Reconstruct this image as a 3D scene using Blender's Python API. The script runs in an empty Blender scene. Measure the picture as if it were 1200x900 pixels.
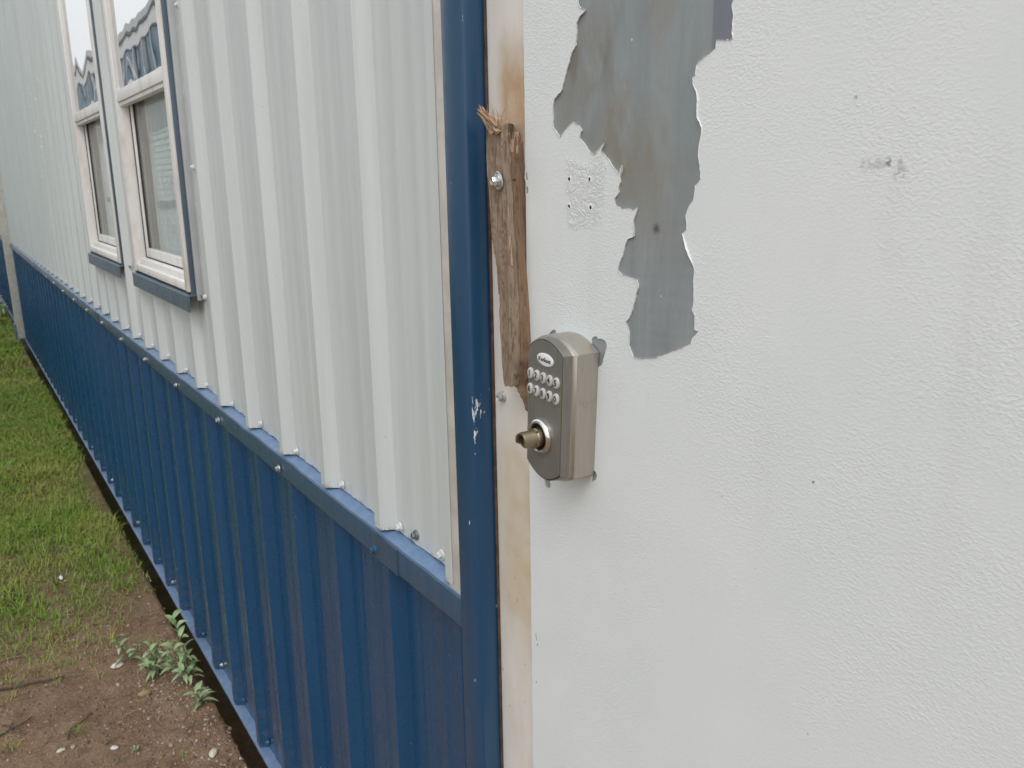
import bpy, bmesh, math, random
import numpy as np
from mathutils import Vector, Matrix, Quaternion, noise as mnoise
from mathutils.geometry import tessellate_polygon

C = bpy.context.scene.collection
rng = random.Random(7)
nrg = np.random.default_rng(11)

# ------------------------------------------------------------------ camera
EYE = Vector((0.0, -0.53, 1.575))
YAW, PITCH, ROLL, FPX = 0.998537, 0.235970, -0.0178544, 1007.7
_f = Vector((-math.sin(YAW)*math.cos(PITCH), math.cos(YAW)*math.cos(PITCH), -math.sin(PITCH)))
_r = _f.cross(Vector((0, 0, 1))).normalized()
_u = _r.cross(_f)
RT = _r*math.cos(ROLL) + _u*math.sin(ROLL)
UP = -_r*math.sin(ROLL) + _u*math.cos(ROLL)

def P(px, py, y=0.0):
    """point of the plane at depth y that is seen at a pixel of the 1200 x 900 photograph"""
    d = RT*((px-600)/FPX) + UP*((450-py)/FPX) + _f
    return EYE + d*((y-EYE.y)/d.y)

def PG(px, py, z=0.0):
    d = RT*((px-600)/FPX) + UP*((450-py)/FPX) + _f
    return EYE + d*((z-EYE.z)/d.z)

cam = bpy.data.cameras.new('camera')
cam.sensor_width = 36.0
cam.lens = FPX/1200*36
cam.clip_start = 0.02
cam.clip_end = 500
cam.dof.use_dof = True
cam.dof.focus_distance = 0.95
cam.dof.aperture_fstop = 20.0
camo = bpy.data.objects.new('camera', cam)
C.objects.link(camo)
M = Matrix((RT, UP, -_f)).transposed().to_4x4()
M.translation = EYE
camo.matrix_world = M
bpy.context.scene.camera = camo

# ------------------------------------------------------------------ materials
class NB:
    def __init__(s, name):
        s.m = bpy.data.materials.new(name)
        s.m.use_nodes = True
        s.t = s.m.node_tree
        s.b = s.t.nodes['Principled BSDF']
        s.pos = s.t.nodes.new('ShaderNodeNewGeometry').outputs['Position']
    def new(s, kind, **kw):
        n = s.t.nodes.new(kind)
        for k, v in kw.items():
            setattr(n, k, v)
        return n
    def set(s, sock, v):
        if hasattr(v, 'is_linked') or isinstance(v, bpy.types.NodeSocket):
            s.t.links.new(v, sock)
        else:
            sock.default_value = v
    def mapped(s, scale, coord=None, loc=(0, 0, 0)):
        n = s.new('ShaderNodeMapping')
        s.set(n.inputs['Vector'], coord or s.pos)
        n.inputs['Scale'].default_value = scale
        n.inputs['Location'].default_value = loc
        return n.outputs[0]
    def noise(s, scale, detail=3, rough=.55, coord=None, dist=0.0):
        n = s.new('ShaderNodeTexNoise')
        s.set(n.inputs['Vector'], coord or s.pos)
        n.inputs['Scale'].default_value = scale
        n.inputs['Detail'].default_value = detail
        n.inputs['Roughness'].default_value = rough
        n.inputs['Distortion'].default_value = dist
        return n.outputs['Fac']
    def voronoi(s, scale, coord=None, feature='F1'):
        n = s.new('ShaderNodeTexVoronoi', feature=feature)
        s.set(n.inputs['Vector'], coord or s.pos)
        n.inputs['Scale'].default_value = scale
        return n.outputs['Distance']
    def ramp(s, fac, a, b, ca=0.0, cb=1.0):
        n = s.new('ShaderNodeMapRange')
        n.interpolation_type = 'SMOOTHSTEP'
        s.set(n.inputs['Value'], fac)
        n.inputs['From Min'].default_value = a
        n.inputs['From Max'].default_value = b
        n.inputs['To Min'].default_value = ca
        n.inputs['To Max'].default_value = cb
        return n.outputs[0]
    def math(s, op, a, b=0.0, c=0.0):
        n = s.new('ShaderNodeMath', operation=op)
        s.set(n.inputs[0], a); s.set(n.inputs[1], b); s.set(n.inputs[2], c)
        return n.outputs[0]
    def mix(s, fac, a, b):
        n = s.new('ShaderNodeMix', data_type='RGBA')
        s.set(n.inputs['Factor'], fac)
        s.set(n.inputs['A'], a if not isinstance(a, tuple) else (*a, 1)[:4])
        s.set(n.inputs['B'], b if not isinstance(b, tuple) else (*b, 1)[:4])
        return n.outputs['Result']
    def mixby(s, fac, a, b):
        n = s.new('ShaderNodeMix', data_type='RGBA')
        s.set(n.inputs[0], fac)
        for sk, v in ((n.inputs[6], a), (n.inputs[7], b)):
            s.set(sk, (*v, 1.0) if isinstance(v, tuple) else v)
        return n.outputs[2]
    def axis(s, which):
        n = s.new('ShaderNodeSeparateXYZ')
        s.set(n.inputs[0], s.pos)
        return n.outputs[which]
    def near(s, p, r0, r1):
        """1 inside r0 metres of a point, falling to 0 at r1"""
        n = s.new('ShaderNodeVectorMath', operation='DISTANCE')
        s.set(n.inputs[0], s.pos)
        n.inputs[1].default_value = p
        return s.ramp(n.outputs['Value'], r0, r1, 1.0, 0.0)
    def bump(s, h, strength=.3, dist=.001, prev=None):
        n = s.new('ShaderNodeBump')
        s.set(n.inputs['Height'], h)
        n.inputs['Strength'].default_value = strength
        n.inputs['Distance'].default_value = dist
        if prev is not None:
            s.set(n.inputs['Normal'], prev)
        return n.outputs[0]
    def fin(s, color, rough=.5, metal=0.0, normal=None, coat=0.0, coat_rough=.1, spec=.5):
        s.set(s.b.inputs['Base Color'], (*color, 1.0) if isinstance(color, tuple) else color)
        s.set(s.b.inputs['Roughness'], rough)
        s.set(s.b.inputs['Metallic'], metal)
        s.b.inputs['Specular IOR Level'].default_value = spec
        s.b.inputs['Coat Weight'].default_value = coat
        s.b.inputs['Coat Roughness'].default_value = coat_rough
        if normal is not None:
            s.set(s.b.inputs['Normal'], normal)
        return s.m

def simple(name, col, rough=.5, metal=0.0, var=.12, scale=30, **kw):
    k = NB(name)
    n = k.noise(scale, 4)
    dark = tuple(c*(1-var) for c in col); light = tuple(min(1, c*(1+var)) for c in col)
    rr = k.ramp(k.noise(scale*2.3, 2), .3, .7, rough*.85, min(1, rough*1.15))
    return k.fin(k.mixby(k.ramp(n, .3, .7), dark, light), rr, metal, **kw)

MAT = {}
# pale grey-green ribbed siding
def m_siding():
    k = NB('siding_paint')
    streak = k.noise(1.0, 4, .6, k.mapped((30, 30, 1.2)))
    cloud = k.noise(1.7, 3)
    c = k.mixby(k.ramp(streak, .35, .7), (.535, .575, .572), (.59, .625, .622))
    c = k.mixby(k.math('MULTIPLY', k.ramp(cloud, .5, .75), .25), c, (.53, .56, .53))
    runs = k.ramp(k.noise(1.0, 5, .65, k.mapped((60, 60, .7), None, (3, 1, 0))), .56, .78)
    c = k.mixby(k.math('MULTIPLY', runs, .38), c, (.46, .47, .445))
    scuff = k.math('MULTIPLY', k.near(P(46, 143, 0), .1, .55), k.ramp(k.noise(24, 4, .65, k.mapped((1, 1, 2.5))), .62, .66))
    c = k.mixby(k.math('MULTIPLY', scuff, .7), c, (.80, .82, .82))
    speck = k.ramp(k.noise(160, 2), .73, .76)
    c = k.mixby(k.math('MULTIPLY', speck, .5), c, (.34, .33, .29))
    # thin brown dirt line where water dries at the lowest edge
    low = k.math('MULTIPLY', k.ramp(k.axis(2), 1.035, 1.05, 1, 0), k.ramp(k.noise(90, 3), .5, .62))
    c = k.mixby(k.math('MULTIPLY', low, .6), c, (.25, .19, .13))
    bn = k.bump(k.noise(9, 2, .5, k.mapped((3, 3, .6))), .25, .004)
    return k.fin(c, .38, normal=bn, coat=.15, coat_rough=.25)
MAT['siding'] = m_siding()
MAT['strip'] = simple('edge_strip_paint', (.60, .585, .535), .45, var=.10, scale=25)

def m_blue(name, a, b, rough, chips=(), coat=.4):
    k = NB(name)
    streak = k.noise(1.0, 4, .6, k.mapped((45, 45, 1.0)))
    c = k.mixby(k.ramp(streak, .3, .75), a, b)
    dust = k.math('MULTIPLY', k.ramp(k.math('ADD', k.axis(2), k.math('MULTIPLY', k.noise(14, 4), .22)), .16, .50, 1, 0), k.ramp(k.noise(55, 4, .7), .35, .7))
    c = k.mixby(k.math('MULTIPLY', dust, .30), c, (.16, .135, .105))
    chalk = k.ramp(k.noise(1.0, 4, .65, k.mapped((18, 18, 2.2))), .50, .78)
    c = k.mixby(k.math('MULTIPLY', chalk, .06), c, (.13, .20, .28))
    speck = k.ramp(k.noise(75, 3, .6, k.mapped((1, 1, .45))), .735, .75)
    c = k.mixby(k.math('MULTIPLY', speck, .55), c, (.30, .36, .42))
    for (p, r, dens) in chips:
        nn = k.noise(260, 4, .65, k.mapped((1.3, 1, .35)))
        dn = k.new('ShaderNodeVectorMath', operation='DISTANCE')
        k.set(dn.inputs[0], k.mapped((3.6, 1, 1))); dn.inputs[1].default_value = (p.x*3.6, p.y, p.z)
        mk = k.math('MULTIPLY', 1.0, k.ramp(k.math('ADD', nn, k.math('MULTIPLY', k.ramp(dn.outputs['Value'], 0, r, 1, 0), .16)), dens+.14, dens+.16))
        mk = k.math('MULTIPLY', mk, k.ramp(dn.outputs['Value'], r*.8, r, 1, 0))
        c = k.mixby(mk, c, (.72, .74, .75))
    rr = k.ramp(k.noise(22, 3), .3, .7, rough*.8, rough*1.25)
    bn = k.bump(k.noise(9, 2, .5, k.mapped((3, 3, .5))), .22, .004)
    return k.fin(c, rr, normal=bn, coat=coat, coat_rough=.22)
MAT['blue'] = m_blue('blue_skirt_paint', (.0036, .053, .132), (.0060, .066, .158), .27, coat=.36)
chip = [(P(554, 477, -.03), .021, .49), (P(555, 508, -.03), .015, .52), (P(556, 535, -.03), .010, .56), (P(553, 194, -.03), .012, .54), (P(556, 208, -.03), .010, .55), (P(541, 20, -.03), .006, .52), (P(550, 612, -.03), .007, .54)]
MAT['blue_trim'] = m_blue('blue_trim_paint', (.0038, .050, .124), (.0058, .060, .142), .36, chip)
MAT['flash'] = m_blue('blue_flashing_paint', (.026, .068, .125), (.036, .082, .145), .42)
MAT['ledge'] = m_blue('skylit_blue_ledge_paint', (.105, .19, .34), (.155, .245, .40), .5)  # sky light on the upward ledges painted in as a paler blue
MAT['slate'] = simple('slate_blue_trim_paint', (.085, .125, .165), .42, var=.10, scale=12, coat=.2)
MAT['jstrip'] = simple('grey_channel_metal', (.46, .48, .485), .4, var=.08, scale=10)

def m_vinyl():
    k = NB('window_frame_vinyl')
    n = k.noise(14, 4, .6, k.mapped((1, 1, .4)))
    c = k.mixby(k.ramp(n, .48, .75), (.80, .79, .77), (.66, .61, .55))
    return k.fin(c, .42)
MAT['vinyl'] = m_vinyl()
MAT['gasket'] = simple('dark_gasket_rubber', (.03, .028, .026), .7)
MAT['dark'] = simple('dark_void', (.012, .011, .010), .9)
MAT['brown_gap'] = simple('brown_caulk', (.075, .042, .026), .8, var=.4, scale=60)

def m_glass(name, wav):
    k = NB(name)
    t = k.t
    fr = k.new('ShaderNodeFresnel'); fr.inputs['IOR'].default_value = 1.6
    g = k.new('ShaderNodeBsdfGlossy'); g.inputs['Roughness'].default_value = .01
    tr = k.new('ShaderNodeBsdfTransparent'); tr.inputs['Color'].default_value = (.93, .96, .95, 1)
    bn = k.bump(k.noise(wav[0], 1.5, .4, k.mapped(wav[2])), 1.0, wav[1])
    t.links.new(bn, g.inputs['Normal'])
    fac = k.ramp(fr.outputs[0], 0.02, wav[3], .06, wav[4])
    mx = k.new('ShaderNodeMixShader')
    t.links.new(fac, mx.inputs[0]); t.links.new(tr.outputs[0], mx.inputs[1]); t.links.new(g.outputs[0], mx.inputs[2])
    t.links.new(mx.outputs[0], t.nodes['Material Output'].inputs['Surface'])
    return k.m
MAT['glass'] = m_glass('warped_pane_glass', (2.6, .0042, (1, 1, .9), .30, .96))
MAT['glass_low'] = m_glass('lower_pane_glass', (4.0, .0010, (1, 1, 1), .60, .42))
MAT['blind'] = simple('pale_blind_fabric', (.86, .88, .87), .8, var=.03)
MAT['room'] = simple('interior_paint', (.30, .31, .30), .9)
MAT['zinc'] = simple('zinc_screw_metal', (.62, .63, .64), .34, .85, var=.2, scale=300)
MAT['pscrew'] = simple('white_painted_screw', (.70, .71, .70), .4, .2, var=.15, scale=300)
MAT['bscrew'] = simple('blue_painted_screw', (.035, .12, .22), .35, .3, var=.3, scale=300)
MAT['dscrew'] = simple('dull_bare_screw', (.30, .30, .29), .4, .9, var=.3, scale=300)
MAT['gdscrew'] = simple('dull_grey_bolt', (.52, .52, .50), .5, .5, var=.2, scale=200)

def m_door():
    k = NB('white_door_paint')
    # roller stipple: small flattened pimples over a slower orange-peel swell
    co = k.mapped((.75, 1, 1.25))
    n1 = k.noise(390, 2.5, .5, co, .4)
    n2 = k.noise(165, 2, .5, co, .2)
    big = k.noise(4.0, 3)
    amp = k.ramp(k.math('ADD', k.noise(5, 3), k.math('MULTIPLY', k.axis(2), .0)), .36, .66, .22, 1.15)
    h = k.math('MULTIPLY', k.math('ADD', k.ramp(n1, .38, .72), k.math('MULTIPLY', n2, .9)), amp)
    # rough scraped square where a plate was once screwed on
    ctr = P(684, 226, -.01)
    rough_m = k.ramp(k.math('MAXIMUM', k.math('ABSOLUTE', k.math('SUBTRACT', k.math('ADD', k.axis(0), k.math('MULTIPLY', k.math('SUBTRACT', k.noise(45, 4), .5), .040)), ctr.x)),
                                  k.math('MULTIPLY', k.math('ABSOLUTE', k.math('SUBTRACT', k.math('ADD', k.axis(2), k.math('MULTIPLY', k.math('SUBTRACT', k.noise(52, 4), .5), .040)), ctr.z)), 1.0)), .022, .033, 1, 0)
    sc = k.ramp(k.noise(75, 4, .62, k.pos, 3.2), .35, .65)
    h = k.math('ADD', h, k.math('MULTIPLY', k.math('MULTIPLY', sc, rough_m), 4.0))
    bn = k.bump(h, .50, .00034)
    bn = k.bump(k.noise(7, 2), .25, .003, bn)
    c = k.mixby(k.ramp(big, .3, .72), (.71, .755, .758), (.755, .79, .793))
    grime = k.ramp(k.noise(11, 5, .65, k.mapped((1, 1, .5))), .57, .8)
    c = k.mixby(k.math('MULTIPLY', grime, .26), c, (.60, .60, .565))
    runs = k.math('MULTIPLY', k.ramp(k.noise(1.0, 4, .6, k.mapped((26, 26, .8))), .54, .74), k.ramp(k.noise(3, 2), .4, .65))
    c = k.mixby(k.math('MULTIPLY', runs, .22), c, (.56, .57, .545))
    c = k.mixby(k.math('MULTIPLY', k.math('MULTIPLY', sc, rough_m), .10), c, (.55, .53, .48))
    for (px, py, r, sh, st) in ((1022, 193, .0065, 2.6, .28), (1041, 190, .0042, .8, .75), (1055, 203, .0070, 1.0, .42), (953, 565, .0016, 1, .9), (846, 582, .0016, 1, .25),
                            (1055, 190, .003, 1, .35), (1003, 114, .002, 1, .5)):
        p = P(px, py, -.01)
        nn = k.ramp(k.noise(330, 3), .42, .56)
        n = k.new('ShaderNodeVectorMath', operation='DISTANCE')
        k.set(n.inputs[0], k.mapped((1/sh, 1, 1))); n.inputs[1].default_value = (p.x/sh, p.y, p.z)
        mk = k.math('MULTIPLY', k.ramp(n.outputs['Value'], r*.3, r, st, 0), nn if r > .003 else 1.0)
        c = k.mixby(mk, c, (.13, .13, .125))
    # a few pin pricks
    vor = k.voronoi(6)
    c = k.mixby(k.math('MULTIPLY', k.ramp(vor, .006, .010, 1, 0), .7), c, (.15, .14, .13))
    rr = k.ramp(k.noise(16, 3), .3, .7, .40, .55)
    return k.fin(c, rr, normal=bn)
MAT['door'] = m_door()
MAT['paint_edge'] = simple('torn_paint_edge', (.78, .79, .79), .55, var=.05, scale=200)

def m_steel():
    k = NB('bare_door_steel')
    streak = k.noise(1.0, 5, .62, k.mapped((30, 30, 4.5)), .8)
    blot = k.noise(9, 4, .6, k.mapped((1, 1, .55)), .8)
    c = k.mixby(k.ramp(streak, .3, .72), (.255, .288, .298), (.335, .37, .382))
    mid = k.math('MULTIPLY', k.near(P(745, 120, -.01), .02, .17), .95)
    c = k.mixby(k.math('MULTIPLY', k.ramp(k.math('ADD', k.math('MULTIPLY', blot, .7), k.math('MULTIPLY', streak, .3)), .40, .58), mid), c, (.255, .235, .19))
    wh = k.new('ShaderNodeTexWave', wave_type='BANDS', bands_direction='Z')
    k.set(wh.inputs['Vector'], k.mapped((.5, 1, 1))); wh.inputs['Scale'].default_value = 26; wh.inputs['Distortion'].default_value = 9; wh.inputs['Detail'].default_value = 4; wh.inputs['Detail Scale'].default_value = .7
    c = k.mixby(k.math('MULTIPLY', k.math('MULTIPLY', wh.outputs['Fac'], k.ramp(k.axis(2), EYE.z-.08, EYE.z-.02, 1, .25)), .10), c, (.38, .42, .45))
    fine = k.ramp(k.noise(1.0, 5, .7, k.mapped((260, 260, 60)), 1.5), .50, .75)
    c = k.mixby(k.math('MULTIPLY', fine, .30), c, (.40, .43, .435))
    scr = k.ramp(k.noise(1.0, 3, .7, k.mapped((500, 500, 14)), 2.0), .66, .70)
    c = k.mixby(k.math('MULTIPLY', scr, .35), c, (.15, .16, .165))
    rust = k.math('MULTIPLY', k.near(P(690, 70, -.01), .01, .055), k.ramp(k.noise(26, 3, .6, k.mapped((1, 1, .3))), .45, .6))
    c = k.mixby(k.math('MULTIPLY', rust, .6), c, (.155, .115, .075))
    rust2 = k.math('MULTIPLY', k.near(P(768, 268, -.01), .001, .007), k.ramp(k.noise(200, 3), .35, .5))
    c = k.mixby(k.math('MULTIPLY', rust2, .8), c, (.07, .05, .035))
    viol = k.ramp(k.axis(0), P(832, 30, -.01).x, P(836, 30, -.01).x)
    c = k.mixby(k.math('MULTIPLY', viol, .55), c, (.13, .14, .20))
    dots = k.ramp(k.voronoi(34), .028, .042, 1, 0)
    c = k.mixby(k.math('MULTIPLY', dots, .7), c, (.75, .77, .76))
    bn = k.bump(k.noise(120, 3, .6, k.mapped((1, 1, .2))), .12, .0006)
    return k.fin(c, k.ramp(blot, .3, .7, .40, .55), .25, normal=bn)
MAT['steel'] = m_steel()

def m_frame():
    k = NB('stained_frame_paint')
    n = k.noise(30, 4, .6, k.mapped((1, 1, .35)))
    c = k.mixby(k.ramp(n, .35, .7), (.73, .71, .66), (.67, .64, .575))
    xx = k.math('ADD', k.axis(0), k.math('MULTIPLY', k.noise(34, 3), .018))
    zz = k.math('ADD', k.axis(2), k.math('MULTIPLY', k.noise(14, 4), .05))
    right = k.ramp(xx, -.832, -.806)
    z0 = P(600, 165, 0).z+.025
    up = k.math('MULTIPLY', k.ramp(zz, z0-.03, z0+.03), k.ramp(zz, z0+.06, z0+.125, 1, 0))
    c = k.mixby(k.math('MULTIPLY', k.math('MULTIPLY', right, up), k.ramp(k.noise(40, 4, .6, k.mapped((1, 1, .5))), .25, .65, .50, .92)), c, (.45, .27, .125))
    za, zb = P(600, 760, 0).z+.02, P(600, 500, 0).z+.02
    dn = k.math('MULTIPLY', k.ramp(zz, za-.03, za+.1), k.ramp(zz, zb-.05, zb+.02, 1, 0))
    c = k.mixby(k.math('MULTIPLY', k.math('MULTIPLY', k.ramp(xx, -.846, -.812, .35, 1), dn), k.ramp(k.noise(24, 4), .3, .7, .45, .9)), c, (.58, .475, .32))
    speck = k.ramp(k.noise(190, 3, .6, k.mapped((1, 1, .6))), .70, .73)
    c = k.mixby(k.math('MULTIPLY', speck, .6), c, (.20, .12, .07))
    edge = k.ramp(k.math('ADD', k.axis(0), k.math('MULTIPLY', k.noise(50, 3), .006)), -.853, -.851, 1, 0)
    c = k.mixby(k.math('MULTIPLY', edge, .55), c, (.25, .18, .12))
    return k.fin(c, .45, normal=k.bump(k.noise(60, 3), .15, .001))
MAT['frame'] = m_frame()

def m_nickel(name, base, rough, metal=1.0):
    k = NB(name)
    n = k.noise(1.0, 3, .6, k.mapped((900, 900, 16)))
    c = k.mixby(k.ramp(n, .3, .7), tuple(b*.93 for b in base), tuple(b*1.05 for b in base))
    g = k.noise(60, 4)
    c = k.mixby(k.math('MULTIPLY', k.ramp(g, .55, .8), .3), c, (.20, .18, .14))
    return k.fin(c, k.ramp(n, .3, .7, rough*.85, rough*1.15), metal, normal=k.bump(n, .05, .0002))
MAT['nickel'] = m_nickel('satin_nickel', (.42, .392, .34), .38, metal=.6)
MAT['nickel_dark'] = m_nickel('nickel_shaded_front', (.25, .245, .225), .44, metal=.6)  # dim reflection of the lock front painted in as a darker nickel
MAT['chrome'] = m_nickel('polished_ring_metal', (.78, .77, .75), .16)
MAT['bronze'] = m_nickel('worn_brass_spindle', (.33, .275, .19), .42)
MAT['button'] = simple('pale_button_plastic', (.50, .495, .475), .35, var=.04, scale=200, coat=.4)
MAT['badge'] = simple('white_badge_enamel', (.78, .78, .80), .25, var=.03, coat=.5)
MAT['ink'] = simple('black_ink', (.018, .018, .022), .5)

def m_wood(name, cols, red=0.0):
    k = NB(name)
    g = k.noise(1.0, 6, .65, k.mapped((130, 130, 7)), 1.2)
    f = k.noise(1.0, 4, .6, k.mapped((520, 520, 22)), .4)
    blot = k.noise(38, 4, .65, k.mapped((1, 1, .4)))
    c = k.mixby(k.ramp(g, .25, .75), cols[0], cols[1])
    c = k.mixby(k.ramp(blot, .40, .62), c, cols[2])
    c = k.mixby(k.math('MULTIPLY', k.ramp(k.noise(150, 4, .7, k.mapped((1, 1, .3))), .52, .66), .6), c, tuple(q*.55 for q in cols[0]))
    c = k.mixby(k.math('MULTIPLY', k.ramp(f, .52, .72), .55), c, (.035, .022, .014))
    h = k.math('ADD', k.math('MULTIPLY', g, .7), k.math('MULTIPLY', f, .6))
    return k.fin(c, .8, normal=k.bump(h, .9, .0016), spec=.25)
MAT['wood_grey'] = m_wood('weathered_wood', ((.17, .122, .084), (.37, .28, .205), (.28, .22, .165)))
MAT['wood_red'] = m_wood('split_wood', ((.17, .10, .062), (.34, .215, .14), (.25, .165, .112)))
MAT['wood_fresh'] = m_wood('fresh_splinter_wood', ((.40, .255, .16), (.66, .50, .36), (.52, .35, .235)))

def m_ground():
    k = NB('soil')
    n = k.noise(9, 6, .65)
    f = k.noise(70, 5, .7)
    c = k.mixby(k.ramp(n, .3, .7), (.205, .122, .075), (.33, .22, .142))
    c = k.mixby(k.ramp(f, .45, .75), c, (.33, .25, .18))
    c = k.mixby(k.math('MULTIPLY', k.ramp(k.noise(26, 4), .5, .7), .5), c, (.115, .076, .052))
    # moss and old thatch under the grass further along
    far = k.math('MULTIPLY', k.ramp(k.math('ADD', k.axis(0), k.math('MULTIPLY', k.noise(3, 4), 1.2)), -3.4, -2.4, 1, 0), k.ramp(k.noise(6, 5), .35, .6, .3, .9))
    c = k.mixby(far, c, (.125, .130, .045))
    c = k.mixby(k.ramp(k.math('ADD', k.axis(0), k.math('MULTIPLY', k.noise(.5, 3), 3)), -12.5, -10.5, 1, 0), c, (.33, .32, .315))  # far ground out of view, greyed to tint reflections in the blue ribs
    bn = k.bump(k.math('ADD', f, k.math('MULTIPLY', k.noise(190, 3), .5)), .9, .012)
    return k.fin(c, .95, normal=bn, spec=.15)
MAT['soil'] = m_ground()

def m_blades():
    k = NB('grass_blade')
    g = k.new('ShaderNodeNewGeometry')
    r = g.outputs['Random Per Island']
    c = k.mixby(k.ramp(r, 0, 1), (.115, .225, .020), (.265, .39, .050))
    c = k.mixby(k.ramp(r, .86, .9), c, (.36, .33, .16))
    c = k.mixby(k.ramp(k.noise(2.2, 3), .40, .66), c, (.30, .335, .075))
    k.fin(c, .6, spec=.3)
    k.b.inputs['Subsurface Weight'].default_value = 0.0
    return k.m
MAT['grass'] = m_blades()
def m_leaf():
    k = NB('weed_leaf')
    r = k.new('ShaderNodeNewGeometry').outputs['Random Per Island']
    c = k.mixby(r, (.22, .32, .14), (.40, .50, .28))
    c = k.mixby(k.math('MULTIPLY', k.ramp(k.noise(60, 3), .5, .7), .35), c, (.26, .31, .17))
    return k.fin(c, .6, spec=.3)
MAT['leaf'] = m_leaf()
MAT['stem'] = simple('weed_stem', (.15, .17, .07), .7)
MAT['twig'] = simple('dead_twig', (.10, .072, .05), .85, var=.4, scale=120)
MAT['straw'] = simple('dry_straw', (.30, .25, .145), .8, var=.3, scale=120)
def m_stone(name, a, b):
    k = NB(name)
    r = k.new('ShaderNodeNewGeometry').outputs['Random Per Island']
    c = k.mixby(r, a, b)
    c = k.mixby(k.math('MULTIPLY', k.ramp(k.noise(130, 3), .4, .7), .4), c, tuple(x*.6 for x in a))
    return k.fin(c, .85, spec=.2)
MAT['pebble'] = m_stone('pale_gravel', (.17, .115, .08), (.52, .44, .36))
MAT['clod'] = m_stone('soil_clods', (.15, .10, .068), (.28, .205, .145))
MAT['stone'] = m_stone('pale_stone', (.55, .50, .42), (.70, .66, .58))
MAT['tan_stone'] = m_stone('tan_stone', (.34, .23, .13), (.42, .30, .18))
MAT['white_ball'] = simple('white_pellet', (.80, .83, .86), .5, var=.05)

# ------------------------------------------------------------------ mesh helpers
def obj(name, bm, mat, parent=None, world=True, smooth=None, mats=None):
    """link a bmesh as one mesh object; world coordinates become local to a translated parent"""
    me = bpy.data.meshes.new(name)
    if world and parent is not None:
        off = Vector((0, 0, 0)); p = parent
        while p is not None:
            off += p.location; p = p.parent
        bmesh.ops.translate(bm, verts=bm.verts, vec=-off)
    bm.normal_update()
    bm.to_mesh(me); bm.free()
    for m in (mats or [mat]):
        me.materials.append(MAT[m] if isinstance(m, str) else m)
    if smooth is not None:
        me.polygons.foreach_set('use_smooth', [True]*len(me.polygons))
        me.set_sharp_from_angle(angle=math.radians(smooth))
    o = bpy.data.objects.new(name, me)
    C.objects.link(o)
    if parent is not None:
        o.parent = parent
    return o

def tag(o, label=None, cat=None, group=None, kind=None):
    if label: o['label'] = label
    if cat: o['category'] = cat
    if group: o['group'] = group
    if kind: o['kind'] = kind
    return o

def empty(name, loc):
    o = bpy.data.objects.new(name, None)
    o.location = loc; o.empty_display_size = .1
    C.objects.link(o)
    return o

def box(bm, x0, x1, y0, y1, z0, z1, bevel=0.0, mi=0):
    vs = [bm.verts.new(v) for v in ((x0, y0, z0), (x1, y0, z0), (x1, y1, z0), (x0, y1, z0), (x0, y0, z1), (x1, y0, z1), (x1, y1, z1), (x0, y1, z1))]
    fs = [bm.faces.new([vs[i] for i in q]) for q in ((0, 3, 2, 1), (4, 5, 6, 7), (0, 1, 5, 4), (1, 2, 6, 5), (2, 3, 7, 6), (3, 0, 4, 7))]
    for f in fs: f.material_index = mi
    if bevel:
        es = list({e for f in fs for e in f.edges})
        bmesh.ops.bevel(bm, geom=es, offset=bevel, segments=2, affect='EDGES', profile=.5, material=mi)
    return vs

def bxo(name, mat, parent, *a, bevel=0.0):
    bm = bmesh.new(); box(bm, *a, bevel=bevel)
    return obj(name, bm, mat, parent, smooth=35 if bevel else None)

def lathe(bm, prof, n=20, axis_m=Matrix(), mi=0, cap=True):
    """profile (radius, height) revolved about local +Z then moved by axis_m"""
    rings = []
    for r, h in prof:
        if r < 1e-6:
            rings.append([bm.verts.new(axis_m @ Vector((0, 0, h)))])
        else:
            rings.append([bm.verts.new(axis_m @ Vector((r*math.cos(2*math.pi*i/n), r*math.sin(2*math.pi*i/n), h))) for i in range(n)])
    for a, b in zip(rings, rings[1:]):
        for i in range(n):
            j = (i+1) % n
            va = [a[0]] if len(a) == 1 else [a[i], a[j]]
            vb = [b[0]] if len(b) == 1 else [b[j], b[i]]
            if len(va)+len(vb) >= 3:
                bm.faces.new(va+vb).material_index = mi
    if cap:
        for R, rev in ((rings[0], True), (rings[-1], False)):
            if len(R) > 2:
                bm.faces.new(R[::-1] if rev else R).material_index = mi

OUT = Matrix.Rotation(math.pi/2, 4, 'X')      # local +Z -> world -Y (outwards from the wall)

def tube(bm, pts, radii, n=6, mi=0):
    rings = []
    for i, p in enumerate(pts):
        a = pts[max(i-1, 0)]; b = pts[min(i+1, len(pts)-1)]
        t = (Vector(b)-Vector(a)).normalized()
        s = t.cross(Vector((0, 0, 1)));
        if s.length < .05: s = t.cross(Vector((1, 0, 0)))
        s.normalize(); q = s.cross(t)
        rings.append([bm.verts.new(Vector(p)+(s*math.cos(2*math.pi*k/n)+q*math.sin(2*math.pi*k/n))*radii[i]) for k in range(n)])
    for a, b in zip(rings, rings[1:]):
        for k in range(n):
            bm.faces.new((a[k], a[(k+1) % n], b[(k+1) % n], b[k])).material_index = mi
    bm.faces.new(rings[0][::-1]).material_index = mi; bm.faces.new(rings[-1]).material_index = mi

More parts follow.
